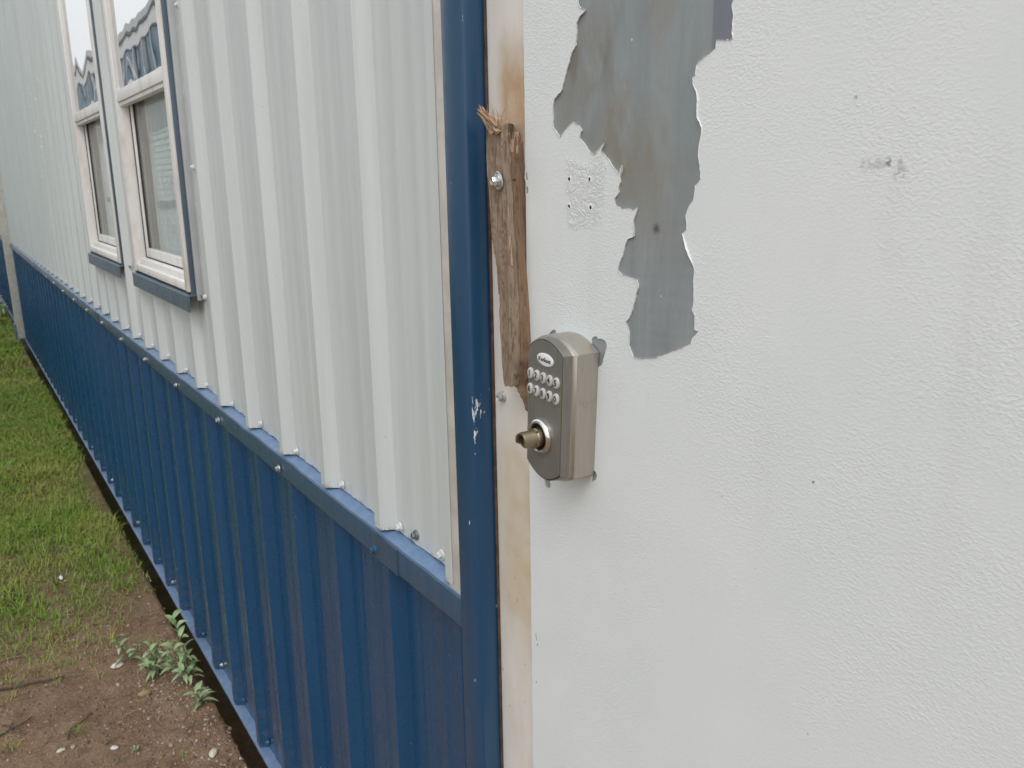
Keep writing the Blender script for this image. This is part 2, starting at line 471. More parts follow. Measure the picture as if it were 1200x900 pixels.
def prism(bm, poly, y0, y1, mi=0, mi_side=None):
    """closed outline of (x, z) extruded between depths y0 (front, smaller y) and y1"""
    f = [bm.verts.new((x, y0, z)) for x, z in poly]; b = [bm.verts.new((x, y1, z)) for x, z in poly]
    n = len(poly)
    area = sum(poly[i][0]*poly[(i+1) % n][1]-poly[(i+1) % n][0]*poly[i][1] for i in range(n))
    if area < 0: f.reverse(); b.reverse()
    ff = bm.faces.new(f); ff.material_index = mi
    bb = bm.faces.new(b[::-1]); bb.material_index = mi
    for i in range(n):
        j = (i+1) % n
        bm.faces.new((f[j], f[i], b[i], b[j])).material_index = mi if mi_side is None else mi_side

def text_geo(s, size, bold=0.0):
    cu = bpy.data.curves.new('lettering', 'FONT')
    cu.body = s; cu.size = size; cu.align_x = 'CENTER'; cu.align_y = 'CENTER'; cu.offset = bold; cu.extrude = .00012; cu.resolution_u = 3
    o = bpy.data.objects.new('lettering', cu); C.objects.link(o)
    bpy.context.view_layer.update()
    me = bpy.data.meshes.new_from_object(o.evaluated_get(bpy.context.evaluated_depsgraph_get()))
    vs = [v.co.copy() for v in me.vertices]; fs = [tuple(p.vertices) for p in me.polygons]
    bpy.data.objects.remove(o); bpy.data.curves.remove(cu); bpy.data.meshes.remove(me)
    return vs, fs

def add_text(bm, s, size, x, z, y, mi, bold=0.0, sx=1.0):
    vs, fs = text_geo(s, size, bold)
    b = [bm.verts.new((x+v.x*sx, y-v.z, z+v.y)) for v in vs]
    for f in fs:
        try: bm.faces.new([b[i] for i in f]).material_index = mi
        except ValueError: pass

# ------------------------------------------------------------------ ribbed sheet
DEPTH = .022
def rib_y(x, c0, pitch):
    t = (x-(c0-.016)) % pitch
    pts = ((0, 0), (.0145, -.0212), (.0156, -DEPTH), (.0364, -DEPTH), (.0375, -.0212), (.053, 0))
    for (a, ya), (b, yb) in zip(pts, pts[1:]):
        if a <= t <= b: return ya+(yb-ya)*(t-a)/(b-a)
    pan = pitch-.053
    for m in (.33, .67):
        d = abs(t-.053-pan*m)
        if d < .010: return -.0009*min(1.0, (.010-d)/.004)
    return 0.0

def rib_xs(xa, xb, c0, pitch):
    xs = {xa, xb}
    k = math.floor((xa-c0)/pitch)-1
    while c0+k*pitch < xb+pitch:
        b = c0-.016+k*pitch; pan = pitch-.053
        for t in (0, .0145, .0156, .0364, .0375, .053):
            xs.add(b+t)
        for m in (.33, .67):
            for q in (-.010, -.006, .006, .010): xs.add(b+.053+pan*m+q)
        for q in (.10, .20, .50, .80, .90): xs.add(b+.053+pan*q)
        k += 1
    return [x for x in sorted(xs) if xa-1e-6 <= x <= xb+1e-6]

def sheet(bm, xa, xb, za, zb, c0, pitch, ragged=0.0, dz=.12, y0=0.0):
    xs = rib_xs(xa, xb, c0, pitch)
    nz = max(2, int((zb-za)/dz)+1)
    rows = []
    for j in range(nz+1):
        z = za+(zb-za)*j/nz
        row = []
        for x in xs:
            y = y0+rib_y(x, c0, pitch)+.0005*mnoise.noise((x*5, 3.1, z*1.6))
            zz = z
            if j == 0 and ragged: zz += ragged*mnoise.noise((x*60, 1.7, 0))
            row.append(bm.verts.new((x, y, zz)))
        rows.append(row)
    for a, b in zip(rows, rows[1:]):
        for i in range(len(xs)-1):
            bm.faces.new((a[i], a[i+1], b[i+1], b[i]))
    # folded thickness at the bottom edge
    low = [bm.verts.new((v.co.x, v.co.y+.0012, v.co.z)) for v in rows[0]]
    lo2 = [bm.verts.new((v.co.x, v.co.y+.0012, v.co.z+.03)) for v in rows[0]]
    for i in range(len(xs)-1):
        bm.faces.new((low[i], low[i+1], rows[0][i+1], rows[0][i]))
        bm.faces.new((lo2[i], lo2[i+1], low[i+1], low[i]))

EZ = EYE.z
Z_UP = EZ-.537         # lowest edge of the pale siding
Z_TOP = 3.35
Z_BLUE0, Z_BLUE1 = EZ-1.473, EZ-.560
C_UP, P_UP = -1.200, .2346
C_BL, P_BL = -1.180, .2286
X_L, X_TRIM = -9.80, -.913
W_Z0, W_Z1 = EZ-.272, EZ+.92
WINS = [(-3.035, -2.288), (-4.058, -3.312)]

house = empty('modular_building', (-4.4, 1.6, 0))
tag(house, 'long modular building of pale ribbed metal over a blue ribbed skirt, two white windows', 'building')

bm = bmesh.new()
sheet(bm, X_L, WINS[1][0]-.02, Z_UP, Z_TOP, C_UP, P_UP, .0025)
sheet(bm, WINS[1][0]-.02, WINS[1][1]+.02, Z_UP, W_Z0-.02, C_UP, P_UP, .0025)
sheet(bm, WINS[1][0]-.02, WINS[1][1]+.02, W_Z1+.02, Z_TOP, C_UP, P_UP)
sheet(bm, WINS[1][1]+.02, WINS[0][0]-.02, Z_UP, Z_TOP, C_UP, P_UP, .0025)
sheet(bm, WINS[0][0]-.02, WINS[0][1]+.02, Z_UP, W_Z0-.02, C_UP, P_UP, .0025)
sheet(bm, WINS[0][0]-.02, WINS[0][1]+.02, W_Z1+.02, Z_TOP, C_UP, P_UP)
sheet(bm, WINS[0][1]+.02, -.945, Z_UP, Z_TOP, C_UP, P_UP, .0028)
obj('upper_siding', bm, 'siding', house, smooth=22)
bm = bmesh.new(); sheet(bm, .42, 2.6, Z_UP, Z_TOP, .50, P_UP, .0028)
sheet(bm, -.86, .42, 2.48, Z_TOP, .02, P_UP, .0)
obj('upper_siding', bm, 'siding', house, smooth=22)
bm = bmesh.new()
sheet(bm, X_L, X_TRIM+.012, Z_BLUE0, Z_BLUE1, C_BL, P_BL, .002, y0=.001)
obj('skirt_siding', bm, 'blue', house, smooth=22)
bm = bmesh.new()
sheet(bm, .42, 2.6, Z_BLUE0, Z_BLUE1, .5, P_BL, .002, y0=.001)
obj('skirt_siding', bm, 'blue', house, smooth=22)

# white channel closing the siding at its right end
bm = bmesh.new()
box(bm, -.960, -.914, -.0215, .01, EZ-.545, Z_TOP-.01, bevel=.004)
box(bm, -.966, -.9605, -.012, .01, EZ-.538, Z_TOP-.01, bevel=.0015)
obj('edge_strip', bm, 'strip', house, smooth=35)

# drip flashing between the pale siding and the blue skirt: sloping ledge, lip, face
def flashing(name, xa, xb, zt, y_lip, zf, mats, wob=.0008, seams=()):
    bm = bmesh.new()
    n = int((xb-xa)/.02)
    prof = [(.006, zt-.0022, 1), (-.0005, zt-.0035, 1), (y_lip+.003, zt-.0078, 1), (y_lip, zt-.0092, 0), (y_lip-.0008, zt-.0110, 0), (y_lip-.0006, zf+.003, 0), (y_lip+.0015, zf, 0), (y_lip+.006, zf+.001, 0)]
    rows = []
    for i in range(n+1):
        x = xa+(xb-xa)*i/n
        w = wob*mnoise.noise((x*16, .3, 5)); w2 = wob*1.2*mnoise.noise((x*9, 7.3, 5))
        row = [bm.verts.new((x, y+(w2 if y < -.004 else 0), z+(w if j in (2, 3, 4) else 0))) for j, (y, z, _) in enumerate(prof)]
        rows.append(row)
    for a, b in zip(rows, rows[1:]):
        for j in range(len(prof)-1):
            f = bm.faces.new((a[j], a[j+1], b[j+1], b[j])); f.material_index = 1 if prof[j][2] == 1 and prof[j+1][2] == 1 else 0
    for x in seams:        # lap joints: a second thickness on one side
        box(bm, x, x+.10, y_lip-.0026, y_lip-.001, zf+.001, zt-.0095)
    return obj(name, bm, None, house, smooth=30, mats=mats)
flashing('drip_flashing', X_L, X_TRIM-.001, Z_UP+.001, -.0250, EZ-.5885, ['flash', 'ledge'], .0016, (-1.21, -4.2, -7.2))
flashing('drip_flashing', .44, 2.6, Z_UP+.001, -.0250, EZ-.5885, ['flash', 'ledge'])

# base flashing: open ledge under the skirt ribs
bm = bmesh.new()
for xa, xb in ((X_L, X_TRIM+.05), (.42, 2.6)):
    n = int((xb-xa)/.03); rows = []
    for i in range(n+1):
        x = xa+(xb-xa)*i/n; w = .0012*mnoise.noise((x*12, 2, 9))
        rows.append([bm.verts.new((x, y, z+w)) for y, z in ((.002, Z_BLUE0+.006), (.0015, Z_BLUE0-.002), (-.0235, Z_BLUE0-.006+w), (-.0245, Z_BLUE0-.008), (-.0243, Z_BLUE0-.014), (-.022, Z_BLUE0-.016), (.002, Z_BLUE0-.012))])
    for a, b in zip(rows, rows[1:]):
        for j in range(6): bm.faces.new((a[j], a[j+1], b[j+1], b[j]))
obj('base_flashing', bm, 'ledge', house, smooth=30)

# blue corner trim beside the door, and the door frame
bm = bmesh.new()
prof = [(-.9125, .004), (-.9125, -.0275), (-.9118, -.0292), (-.910, -.030), (-.8905, -.0306), (-.8655, -.0300), (-.8632, -.0292), (-.8622, -.0275), (-.8612, -.006), (-.8612, .004)]
rows = []
for i in range(60):
    z = .10+(2.50-.10)*i/59
    rows.append([bm.verts.new((x+.0006*mnoise.noise((z*2, x*9, 1)), y+.0005*mnoise.noise((z*3, x*20, 4)), z)) for x, y in prof])
for a, b in zip(rows, rows[1:]):
    for j in range(len(prof)-1): bm.faces.new((a[j], a[j+1], b[j+1], b[j]))
obj('corner_trim', bm, 'blue_trim', house, smooth=28)
bxo('corner_trim', 'blue_trim', house, .19, .415, -.03, .004, .10, 2.50, bevel=.002)
bxo('header_trim', 'blue_trim', house, -.93, .42, -.034, .003, 2.505, 2.56, bevel=.002)

bm = bmesh.new()
rows = []
prof = [(-.8598, .004), (-.8575, -.0012), (-.8545, -.0036), (-.850, -.0042), (-.800, -.0040), (-.7785, -.0040), (-.7775, -.0030), (-.7775, .05)]
for i in range(40):
    z = .30+(2.42-.30)*i/39
    rows.append([bm.verts.new((x, y+.0003*mnoise.noise((z*4, x*30, 2)), z)) for x, y in prof])
for a, b in zip(rows, rows[1:]):
    for j in range(len(prof)-1): bm.faces.new((a[j], a[j+1], b[j+1], b[j]))
box(bm, -.858, .188, -.004, .05, 2.421, 2.50)
box(bm, .129, .188, -.004, .05, .30, 2.42)
box(bm, -.858, .188, -.01, .06, .24, .298)
obj('door_frame', bm, 'frame', house, smooth=30)
bm = bmesh.new(); rows = []
for i in range(240):
    z = .12+(2.49-.12)*i/239
    w = .0045+.0022*mnoise.noise((z*5, 0, 0))+.001*mnoise.noise((z*40, 0, 3))
    rows.append([bm.verts.new((-.8635, -.0035, z)), bm.verts.new((-.8605+w*.5, -.0052, z)), bm.verts.new((-.8605+w, -.0022, z))])
for a, b in zip(rows, rows[1:]):
    for j in range(2): bm.faces.new((a[j], a[j+1], b[j+1], b[j]))
obj('caulk_line', bm, 'brown_gap', house)

# shell behind the sheets: walls, roof, underside
bm = bmesh.new()
box(bm, X_L+.02, 2.58, 3.0, 3.05, .13, Z_TOP-.01)
box(bm, X_L+.02, X_L+.06, .012, 2.99, .13, Z_TOP-.01)
box(bm, 2.54, 2.58, .012, 2.99, .13, Z_TOP-.01)
obj('rear_wall', bm, 'siding', house)
bm = bmesh.new(); box(bm, X_L-.02, 2.65, -.06, 3.10, Z_TOP, Z_TOP+.12, bevel=.01)
obj('roof', bm, 'jstrip', house, smooth=35)
bm = bmesh.new(); box(bm, X_L+.07, 2.53, .014, 2.98, .28, .34)
box(bm, X_L+.07, 2.53, .06, .10, .02, .27)
obj('floor_frame', bm, 'dark', house)
bxo('inner_lining', 'room', house, X_L+.07, 2.53, 1.2, 1.25, .35, Z_TOP-.02)

# downspout post at the joint with the next unit
bm = bmesh.new()
box(bm, -9.90, -9.805, -.082, .0, Z_BLUE0-.012, Z_TOP-.002, bevel=.004)
obj('joint_post', bm, 'strip', house, smooth=35)
for zz in (P(3, 226, -.08).z, P(4, 256, -.08).z):
    zz = EZ+(zz-EZ)*.985
    bxo('post_bracket', 'pscrew', house, -9.93, -9.80, -.096, -.0835, zz-.018, zz+.018, bevel=.004)
bxo('shoe_plate', 'ledge', house, -9.91, -9.79, -.095, -.0835, Z_BLUE0-.02, Z_BLUE0+.14, bevel=.003)

# ------------------------------------------------------------------ windows
def window(xa, xb):
    z0, z1 = W_Z0, W_Z1
    yf = -.033
    zt = EZ+.246                     # underside of the upper sash
    bm = bmesh.new()
    fw = .036
    box(bm, xa, xa+fw, yf, .03, z0, z1, bevel=.002)
    box(bm, xb-fw, xb, yf, .03, z0, z1, bevel=.002)
    box(bm, xa+fw+.0005, xb-fw-.0005, yf+.001, .03, z1-fw, z1, bevel=.002)
    # sloping sill in two steps
    box(bm, xa+fw+.0005, xb-fw-.0005, yf+.002, .03, z0, z0+.022, bevel=.002)
    box(bm, xa+fw+.0005, xb-fw-.0005, yf+.015, .03, z0+.0225, z0+.040, bevel=.002)
    win = obj('window', bm, 'vinyl', house, smooth=35)
    # upper sash, flush with the frame
    bm = bmesh.new(); s = .026
    x0, x1 = xa+fw+.001, xb-fw-.001
    box(bm, x0, x1, yf+.003, yf+.028, zt, zt+.034, bevel=.002)
    box(bm, x0, x1, yf+.008, yf+.03, zt-.012, zt-.0005, bevel=.0015)
    box(bm, x0, x0+s*.5, yf+.004, yf+.027, zt+.0345, z1-fw-.001, bevel=.0015)
    box(bm, x1-s*.5, x1, yf+.004, yf+.027, zt+.0345, z1-fw-.001, bevel=.0015)
    us = obj('upper_sash', bm, 'vinyl', win, smooth=35)
    bm = bmesh.new(); box(bm, x0+s*.5, x1-s*.5, yf+.013, yf+.018, zt+.035, z1-fw-.001)
    obj('upper_pane', bm, 'glass', win)
    # lower sash, set back
    bm = bmesh.new(); yb = yf+.036
    zb = z0+.041
    box(bm, x0+.004, x1-.004, yb, yb+.022, zb, zb+.030, bevel=.002)
    box(bm, x0+.004, x0+.004+s, yb, yb+.022, zb+.0305, zt-.002, bevel=.002)
    box(bm, x1-.004-s, x1-.004, yb, yb+.022, zb+.0305, zt-.002, bevel=.002)
    obj('lower_sash', bm, 'vinyl', win, smooth=35)
    bm = bmesh.new()
    box(bm, x0, x0+.0035, yb-.002, yb+.02, zb, zt-.014)
    box(bm, x0+.004+s, x0+.008+s, yb+.004, yb+.014, zb+.031, zt-.003)
    box(bm, x0+.004, x1-.004, yb-.0016, yb-.0002, zb-.0005, zb+.003)
    obj('gasket', bm, 'gasket', win)
    bm = bmesh.new(); box(bm, x0+.009+s, x1-.005-s, yb+.007, yb+.012, zb+.031, zt-.003)
    obj('lower_pane', bm, 'glass_low', win)
    # blind half drawn behind the glass
    bm = bmesh.new()
    nx = 60; rows = []
    for i in range(nx+1):
        x = x0+.03+(x1-x0-.06)*i/nx
        y = .042+.004*math.sin(i*1.7)+.003*math.sin(i*.6)
        rows.append((bm.verts.new((x, y, z0+.03)), bm.verts.new((x, y, z1-.02))))
    for a, b in zip(rows, rows[1:]): bm.faces.new((a[0], b[0], b[1], a[1]))
    obj('blind', bm, 'blind', win, smooth=60)
    # slate side trims, grey channel behind them, and the apron below
    bm = bmesh.new()
    for sx, e in ((xb, 1), (xa, -1)):
        a, b = sorted((sx+e*.0008, sx+e*.011))
        box(bm, a, b, yf+.005, -.013, z0-.012, z1+.01, bevel=.002)
    box(bm, xa-.012, xb+.012, yf+.006, -.003, z1+.0105, z1+.03, bevel=.002)
    obj('side_trim', bm, 'slate', win, smooth=35)
    bm = bmesh.new()
    for sx, e in ((xb, 1), (xa, -1)):
        bm = bmesh.new()
        a, b = sorted((sx+e*.0115, sx+e*.024))
        box(bm, a, b, -.017, .003, z0-.020, z1+.02, bevel=.002)
        a, b = sorted((sx+e*.0245, sx+e*.034))
        box(bm, a, b, -.003, .003, z0-.020, z1+.02)
        obj('trim_channel', bm, 'jstrip', win, smooth=35)
    bm = bmesh.new()                 # bent apron: ledge, face, open end
    za = z0-.003
    pr = [(-.001, za), (yf-.004, za-.006), (yf-.0055, za-.008), (yf-.006, za-.048), (yf-.004, za-.050), (yf-.0025, za-.047), (yf-.002, za-.010), (-.002, za-.005)]
    A = [bm.verts.new((xa-.010, y, z)) for y, z in pr]; B = [bm.verts.new((xb+.014, y, z+.002)) for y, z in pr]
    for j in range(len(pr)):
        q = (j+1) % len(pr); bm.faces.new((A[j], A[q], B[q], B[j]))
    bm.faces.new(A[::-1]); bm.faces.new(B)
    box(bm, xb+.0145, xb+.055, -.010, -.0065, za-.010, za-.003)       # tab held by the corner screw
    obj('sill_apron', bm, 'slate', win, smooth=30)
    bm = bmesh.new(); box(bm, xa+.004, xb-.004, yf+.006, yf+.03, z0-.0025, z0-.0003)
    obj('sill_seam', bm, 'gasket', win)
    # the shallow room behind
    bm = bmesh.new()
    box(bm, xa-.03, xa-.02, .03, .60, z0-.06, z1+.06); box(bm, xb+.02, xb+.03, .03, .60, z0-.06, z1+.06)
    box(bm, xa-.03, xb+.03, .61, .62, z0-.06, z1+.06)
    box(bm, xa-.02, xb+.02, .031, .60, z0-.059, z0-.05); box(bm, xa-.02, xb+.02, .031, .60, z1+.05, z1+.059)
    obj('reveal', bm, 'room', win)
    return win
for w in WINS: window(*w)

# ------------------------------------------------------------------ screws of the building
def screw_mesh(name, mat, r=.0052, washer=.0082):
    bm = bmesh.new()
    lathe(bm, [(washer, 0), (washer*.98, .0010), (washer*.78, .0019), (r*1.25, .0021)], 18, OUT, cap=False)
    lathe(bm, [(r*1.3, .0018), (r*1.3, .0026), (r*1.02, .0030)], 18, OUT, cap=False)
    lathe(bm, [(r, .0024), (r, .0066), (r*.84, .0076), (r*.5, .0072), (0, .0070)], 6, OUT, cap=False)
    bm.normal_update()
    me = bpy.data.meshes.new(name); bm.to_mesh(me); bm.free()
    me.materials.append(MAT[mat])
    me.polygons.foreach_set('use_smooth', [True]*len(me.polygons)); me.set_sharp_from_angle(angle=math.radians(32))
    return me
SM = {k: screw_mesh('screw', k) for k in ('pscrew', 'bscrew', 'dscrew', 'zinc')}
def screw(loc, kind, parent=house, label=None):
    o = bpy.data.objects.new('screw', SM[kind]); C.objects.link(o)
    o.parent = parent; o.location = Vector(loc)-parent.location
    o.rotation_euler = (rng.uniform(-.07, .07), rng.uniform(0, 1), rng.uniform(-.07, .07))
    if label: o['label'] = label
for i in range(26):
    x = C_UP+.053-.001-i*P_UP
    screw((x+rng.uniform(-.004, .004), -.0012, EZ-.5245+rng.uniform(-.003, .003)), 'pscrew')
screw(P(487.6, 627, -.0012), 'dscrew', label='dull grey screw between two white screws')
screw(P(518, 650, -.0012), 'pscrew')
for i in range(12):
    screw((-1.196-i*.466+rng.uniform(-.006, .006), -.0272, EZ-.5735+rng.uniform(-.003, .003)), 'zinc' if i else 'bscrew')
for i in range(28):
    x = C_BL+.045-i*P_BL
    screw((x+rng.uniform(-.004, .004), -.0010, Z_BLUE0+.020+rng.uniform(-.003, .003)), 'bscrew' if i % 3 else 'zinc')
for px, py in ((227, 196), (208.5, 6)): screw(P(px, py, -.003), 'pscrew')
screw(P(241.5, 348, -.011), 'pscrew')

# ------------------------------------------------------------------ next unit beyond the joint
unit = empty('modular_building', (-14.5, 1.6, 0))
tag(unit, 'far unit of ribbed metal with blue skirt, past the pale joint post', 'building')
bm = bmesh.new(); sheet(bm, -19.0, -9.99, Z_UP, Z_TOP, C_UP, P_UP, dz=.6); obj('upper_siding', bm, 'siding', unit, smooth=22)
bm = bmesh.new(); sheet(bm, -19.0, -9.99, Z_BLUE0, Z_BLUE1, C_BL, P_BL, dz=.4); obj('skirt_siding', bm, 'blue', unit, smooth=22)
bm = bmesh.new(); box(bm, -19.0, -9.99, -.0265, -.0, Z_BLUE1-.03, Z_UP+.0); obj('drip_flashing', bm, 'flash', unit)
bm = bmesh.new(); box(bm, -18.98, -18.9, .012, 3.0, .13, Z_TOP-.01); box(bm, -18.98, -10.0, 3.0, 3.05, .13, Z_TOP-.01); box(bm, -10.06, -10.0, .012, 2.99, .13, Z_TOP-.01); obj('rear_wall', bm, 'siding', unit)
bm = bmesh.new(); box(bm, -19.05, -9.97, -.06, 3.10, Z_TOP, Z_TOP+.12); obj('roof', bm, 'jstrip', unit)
bm = bmesh.new(); box(bm, -9.985, -9.91, -.004, .01, Z_BLUE0, Z_TOP-.003); obj('joint_gap', bm, 'dark', unit)
bm = bmesh.new(); box(bm, -19.0, -9.99, -.03, .002, Z_BLUE0-.02, Z_BLUE0-.005); obj('base_flashing', bm, 'ledge', unit)

# ------------------------------------------------------------------ building across the way (mirrored in the panes)
opp = empty('neighbour_building', (-20.0, -5.5, 0))
tag(opp, 'white lap-sided building with blue band under its roof, mirrored in the window panes', 'building')
MAT['lap'] = simple('white_lap_siding', (.86, .88, .87), .5, var=.05, scale=3)
MAT['band'] = simple('blue_band_panel', (.05, .13, .21), .4, var=.1, scale=3)
NX0, NX1, NY = -42.0, -3.4, -3.25
bm = bmesh.new()
z = .15
while z < 2.6:
    for q, w in (((NY, z), (NY-.025, z+.12)), ((NY-.025, z+.12), (NY, z+.12))):
        bm.faces.new([bm.verts.new(v) for v in ((NX1, q[0], q[1]), (NX0, q[0], q[1]), (NX0, w[0], w[1]), (NX1, w[0], w[1]))])
    z += .12
box(bm, NX0, NX1-.001, NY-4.5, NY-.03, .15, 4.55)
obj('wall', bm, 'lap', opp)
bm = bmesh.new(); sheet(bm, NX0, NX1, 2.62, 3.45, 0, .30, dz=.8)
for v in bm.verts: v.co.y = NY-v.co.y-.0
bmesh.ops.reverse_faces(bm, faces=bm.faces)
obj('ribbed_panel', bm, 'siding', opp, smooth=25)
bm = bmesh.new(); box(bm, NX0, NX1, NY-.03, NY+.05, 3.60, 4.25); obj('blue_band', bm, 'band', opp)
bm = bmesh.new(); box(bm, NX0, NX1+.02, NY-.03, NY+.10, 4.255, 4.52, bevel=.02); obj('fascia', bm, 'vinyl', opp, smooth=35)
bm = bmesh.new(); box(bm, NX0, NX1+.02, NY-.03, NY+.10, 3.42, 3.595, bevel=.02); obj('fascia', bm, 'vinyl', opp, smooth=35)
for i in range(31):
    x = NX1-.1-i*1.25
    bxo('band_post', 'vinyl', opp, x-.07, x, NY+.055, NY+.09, 3.60, 4.25)
bxo('railing_board', 'slate', opp, NX0, NX1, NY+.004, NY+.03, 1.10, 1.24)
bm = bmesh.new(); box(bm, NX0-.2, NX1+.2, NY-4.7, NY+.18, 4.525, 4.66); obj('roof', bm, 'jstrip', opp)

# ------------------------------------------------------------------ door
YD = -.010
door = empty('door', (-.33, YD, .30))
tag(door, 'white stippled steel door with a torn grey patch and a keypad lock', 'door')
bm = bmesh.new(); box(bm, -.7735, .125, YD+.0012, YD+.045, .302, 2.415)
obj('steel_skin', bm, 'steel', door)

PATCH = [(677.3,0),(678.2,6.7),(681,10.7),(686,10.7),(685.5,13),(679,20),(676,26.7),(675,53),(670,62),(663.3,86.7),(657.8,106.7),(650,115.5),(647.8,126.7),(647.8,149),(656.7,161),(664.5,151),(671.5,143),(678,147),(681.8,153.3),(679,162),(684.5,168),(691,178),(696.7,182),(702,175.5),(709,167),(704.5,178),(713.3,186.7),(720,198),(726.4,204.4),(729.8,194.5),(726.7,208),(727,213.7),(724.8,219),(725.3,225.4),(720,232.4),(720.6,240),(727,245),(735,244),(741,247),(746.8,243.5),(742,261),(742.7,269),(742.7,276.7),(735,280.6),(732,289),(730,298.5),(726,308),(724,317.5),(729,323),(736.8,325),(746.5,328),(748,337),(741.7,361.5),(736.8,373.7),(733,376),(736.8,388),(736.8,405.5),(741.7,419),(751.5,421),(766,420),(778.3,416),(795.4,409.4),(810,403),(811,396.7),(818.4,388.4),(813.5,386),(814,371),(811,364),(813.5,342),(813,312.7),(807.6,295.6),(800,273.6),(805,268.7),(804,251.6),(807.6,242),(812.5,234.5),(815,217.4),(820.8,210),(818.9,180.8),(823,155.6),(823,149),(817.8,136.7),(818.9,117.8),(816.7,106.7),(812,97.8),(812,91),(815.6,87.8),(817.8,76.7),(821,71),(829,64.4),(839,56.7),(840.5,46.7),(844.5,47.3),(851,48.4),(852,46),(854.5,48.4),(859,45.5),(859.5,15.5),(858,4.4),(860,0),(864,-22),(858,-46),(842,-60),(800,-88),(745,-80),(700,-58),(684,-30)]
SPOT1 = [(693,398),(695,395),(697.5,393.8),(699.5,394.5),(700.5,397),(703,396.8),(706.5,397.8),(709.5,400.2),(711,404),(710.6,409),(709,414),(707.5,419),(706.5,424),(705,428.5),(702.5,429),(700,431),(694,433)]
SPOT2 = [(638,561),(644,563),(645.5,569),(643,573),(639.5,570)]
SPOT3 = [(694,550),(698,553),(699.5,557),(698,562),(693,565)]
SPOT4 = [(642,393),(648,386),(651,387),(652,392)]
CHIPS = [[(615,200),(618,203),(618.5,210),(616.5,213),(614.8,208)],[(616,217),(619,220),(619,226),(616,228)],[(627,741),(628.5,742),(629,750),(627.5,752)],[(629.5,753),(630.8,755),(630.5,758),(629,757)],[(627.5,797),(629,799),(628.4,803),(627.4,801)]]

def densify(px, step=.0022, jit=.0007, seed=0):
    pts = [P(a, b, YD) for a, b in px]
    out = []
    n = len(pts)
    for i in range(n):
        a, b = pts[i], pts[(i+1) % n]
        m = max(1, int((b-a).length/step))
        for j in range(m):
            t = j/m; q = a.lerp(b, t)
            d = (b-a).normalized(); nv = Vector((-d.z, 0, d.x))
            s = jit*(1.1*mnoise.noise((q.x*260+seed, q.z*260, 1.5))+.9*mnoise.noise((q.x*700, q.z*700+seed, 4.5)))
            if j: q = q+nv*s
            out.append((q.x, q.z))
    return out

def area2(p):
    return sum(p[i][0]*p[(i+1) % len(p)][1]-p[(i+1) % len(p)][0]*p[i][1] for i in range(len(p)))

holes = [densify(PATCH)]+[densify(s, .0015, .0005, 3) for s in (SPOT1, SPOT2, SPOT3, SPOT4)]+[densify(s, .001, .0003, 5) for s in CHIPS]
def edge_pts(a, b, step, wob):
    m = max(1, int((Vector(b)-Vector(a)).length/step)); o = []
    for j in range(m):
        q = Vector(a).lerp(Vector(b), j/m)
        w = wob*mnoise.noise((3, q.y*30, 1))+wob*.6*mnoise.noise((1, q.y*140, 7))
        o.append((q.x+w, q.y))
    return o
outer = edge_pts((.125, .302), (.125, 2.415), .2, 0)+[(.125, 2.415)]+edge_pts((-.7738, 2.415), (-.7738, .302), .004, .0006)+[(-.7738, .302)]
if area2(outer) < 0: outer.reverse()
loops = [outer]
for h in holes:
    if area2(h) > 0: h.reverse()
    loops.append(h)
tris = tessellate_polygon([[Vector((x, z, 0)) for x, z in L] for L in loops])
bm = bmesh.new()
allv = [bm.verts.new((x, YD, z)) for L in loops for x, z in L]
for t in tris:
    a, b, c = [allv[i] for i in t]
    ar = (b.co.x-a.co.x)*(c.co.z-a.co.z)-(c.co.x-a.co.x)*(b.co.z-a.co.z)
    try: bm.faces.new((a, b, c) if ar > 0 else (a, c, b))
    except ValueError: pass
base = 0
for li, L in enumerate(loops):
    n = len(L); idx = allv[base:base+n]; base += n
    bk = [bm.verts.new((v.co.x, YD+.0011, v.co.z)) for v in idx]
    if li == 0:
        bk2 = [bm.verts.new((v.co.x, YD+.02, v.co.z)) for v in idx]
    lip = []; lipo = []
    for i in range(n):
        a = Vector(L[i-1]); b = Vector(L[(i+1) % n]); d = (b-a)
        nv = Vector((d.y, -d.x)); nv = nv.normalized() if nv.length > 1e-9 else Vector((0, 0))
        # loops run clockwise round a hole, so (-d.y, d.x) points into the paint; lift follows slow noise
        p = Vector(L[i])
        q = max(0.0, mnoise.noise((p.x*42, p.y*42, 2.2))+.30)
        lip.append((nv, q))
    for i in range(n):
        j = (i+1) % n
        f = bm.faces.new((idx[i], idx[j], bk[j], bk[i])); f.material_index = 1
    if li == 1:
        lv = [bm.verts.new((L[i][0]+lip[i][0].x*.0011*lip[i][1], YD-.0014*lip[i][1]-.0002, L[i][1]+lip[i][0].y*.0011*lip[i][1])) for i in range(n)]
        ru = [bm.verts.new((L[i][0]+lip[i][0].x*.0008*lip[i][1], YD-.0014*lip[i][1]+.0003, L[i][1]+lip[i][0].y*.0008*lip[i][1])) for i in range(n)]
        for i in range(n):
            j = (i+1) % n
            bm.faces.new((idx[i], idx[j], lv[j], lv[i])).material_index = 1
            bm.faces.new((lv[i], lv[j], ru[j], ru[i])).material_index = 1
bmesh.ops.recalc_face_normals(bm, faces=[f for f in bm.faces if f.material_index == 1])
obj('paint_skin', bm, None, door, mats=['door', 'paint_edge'])

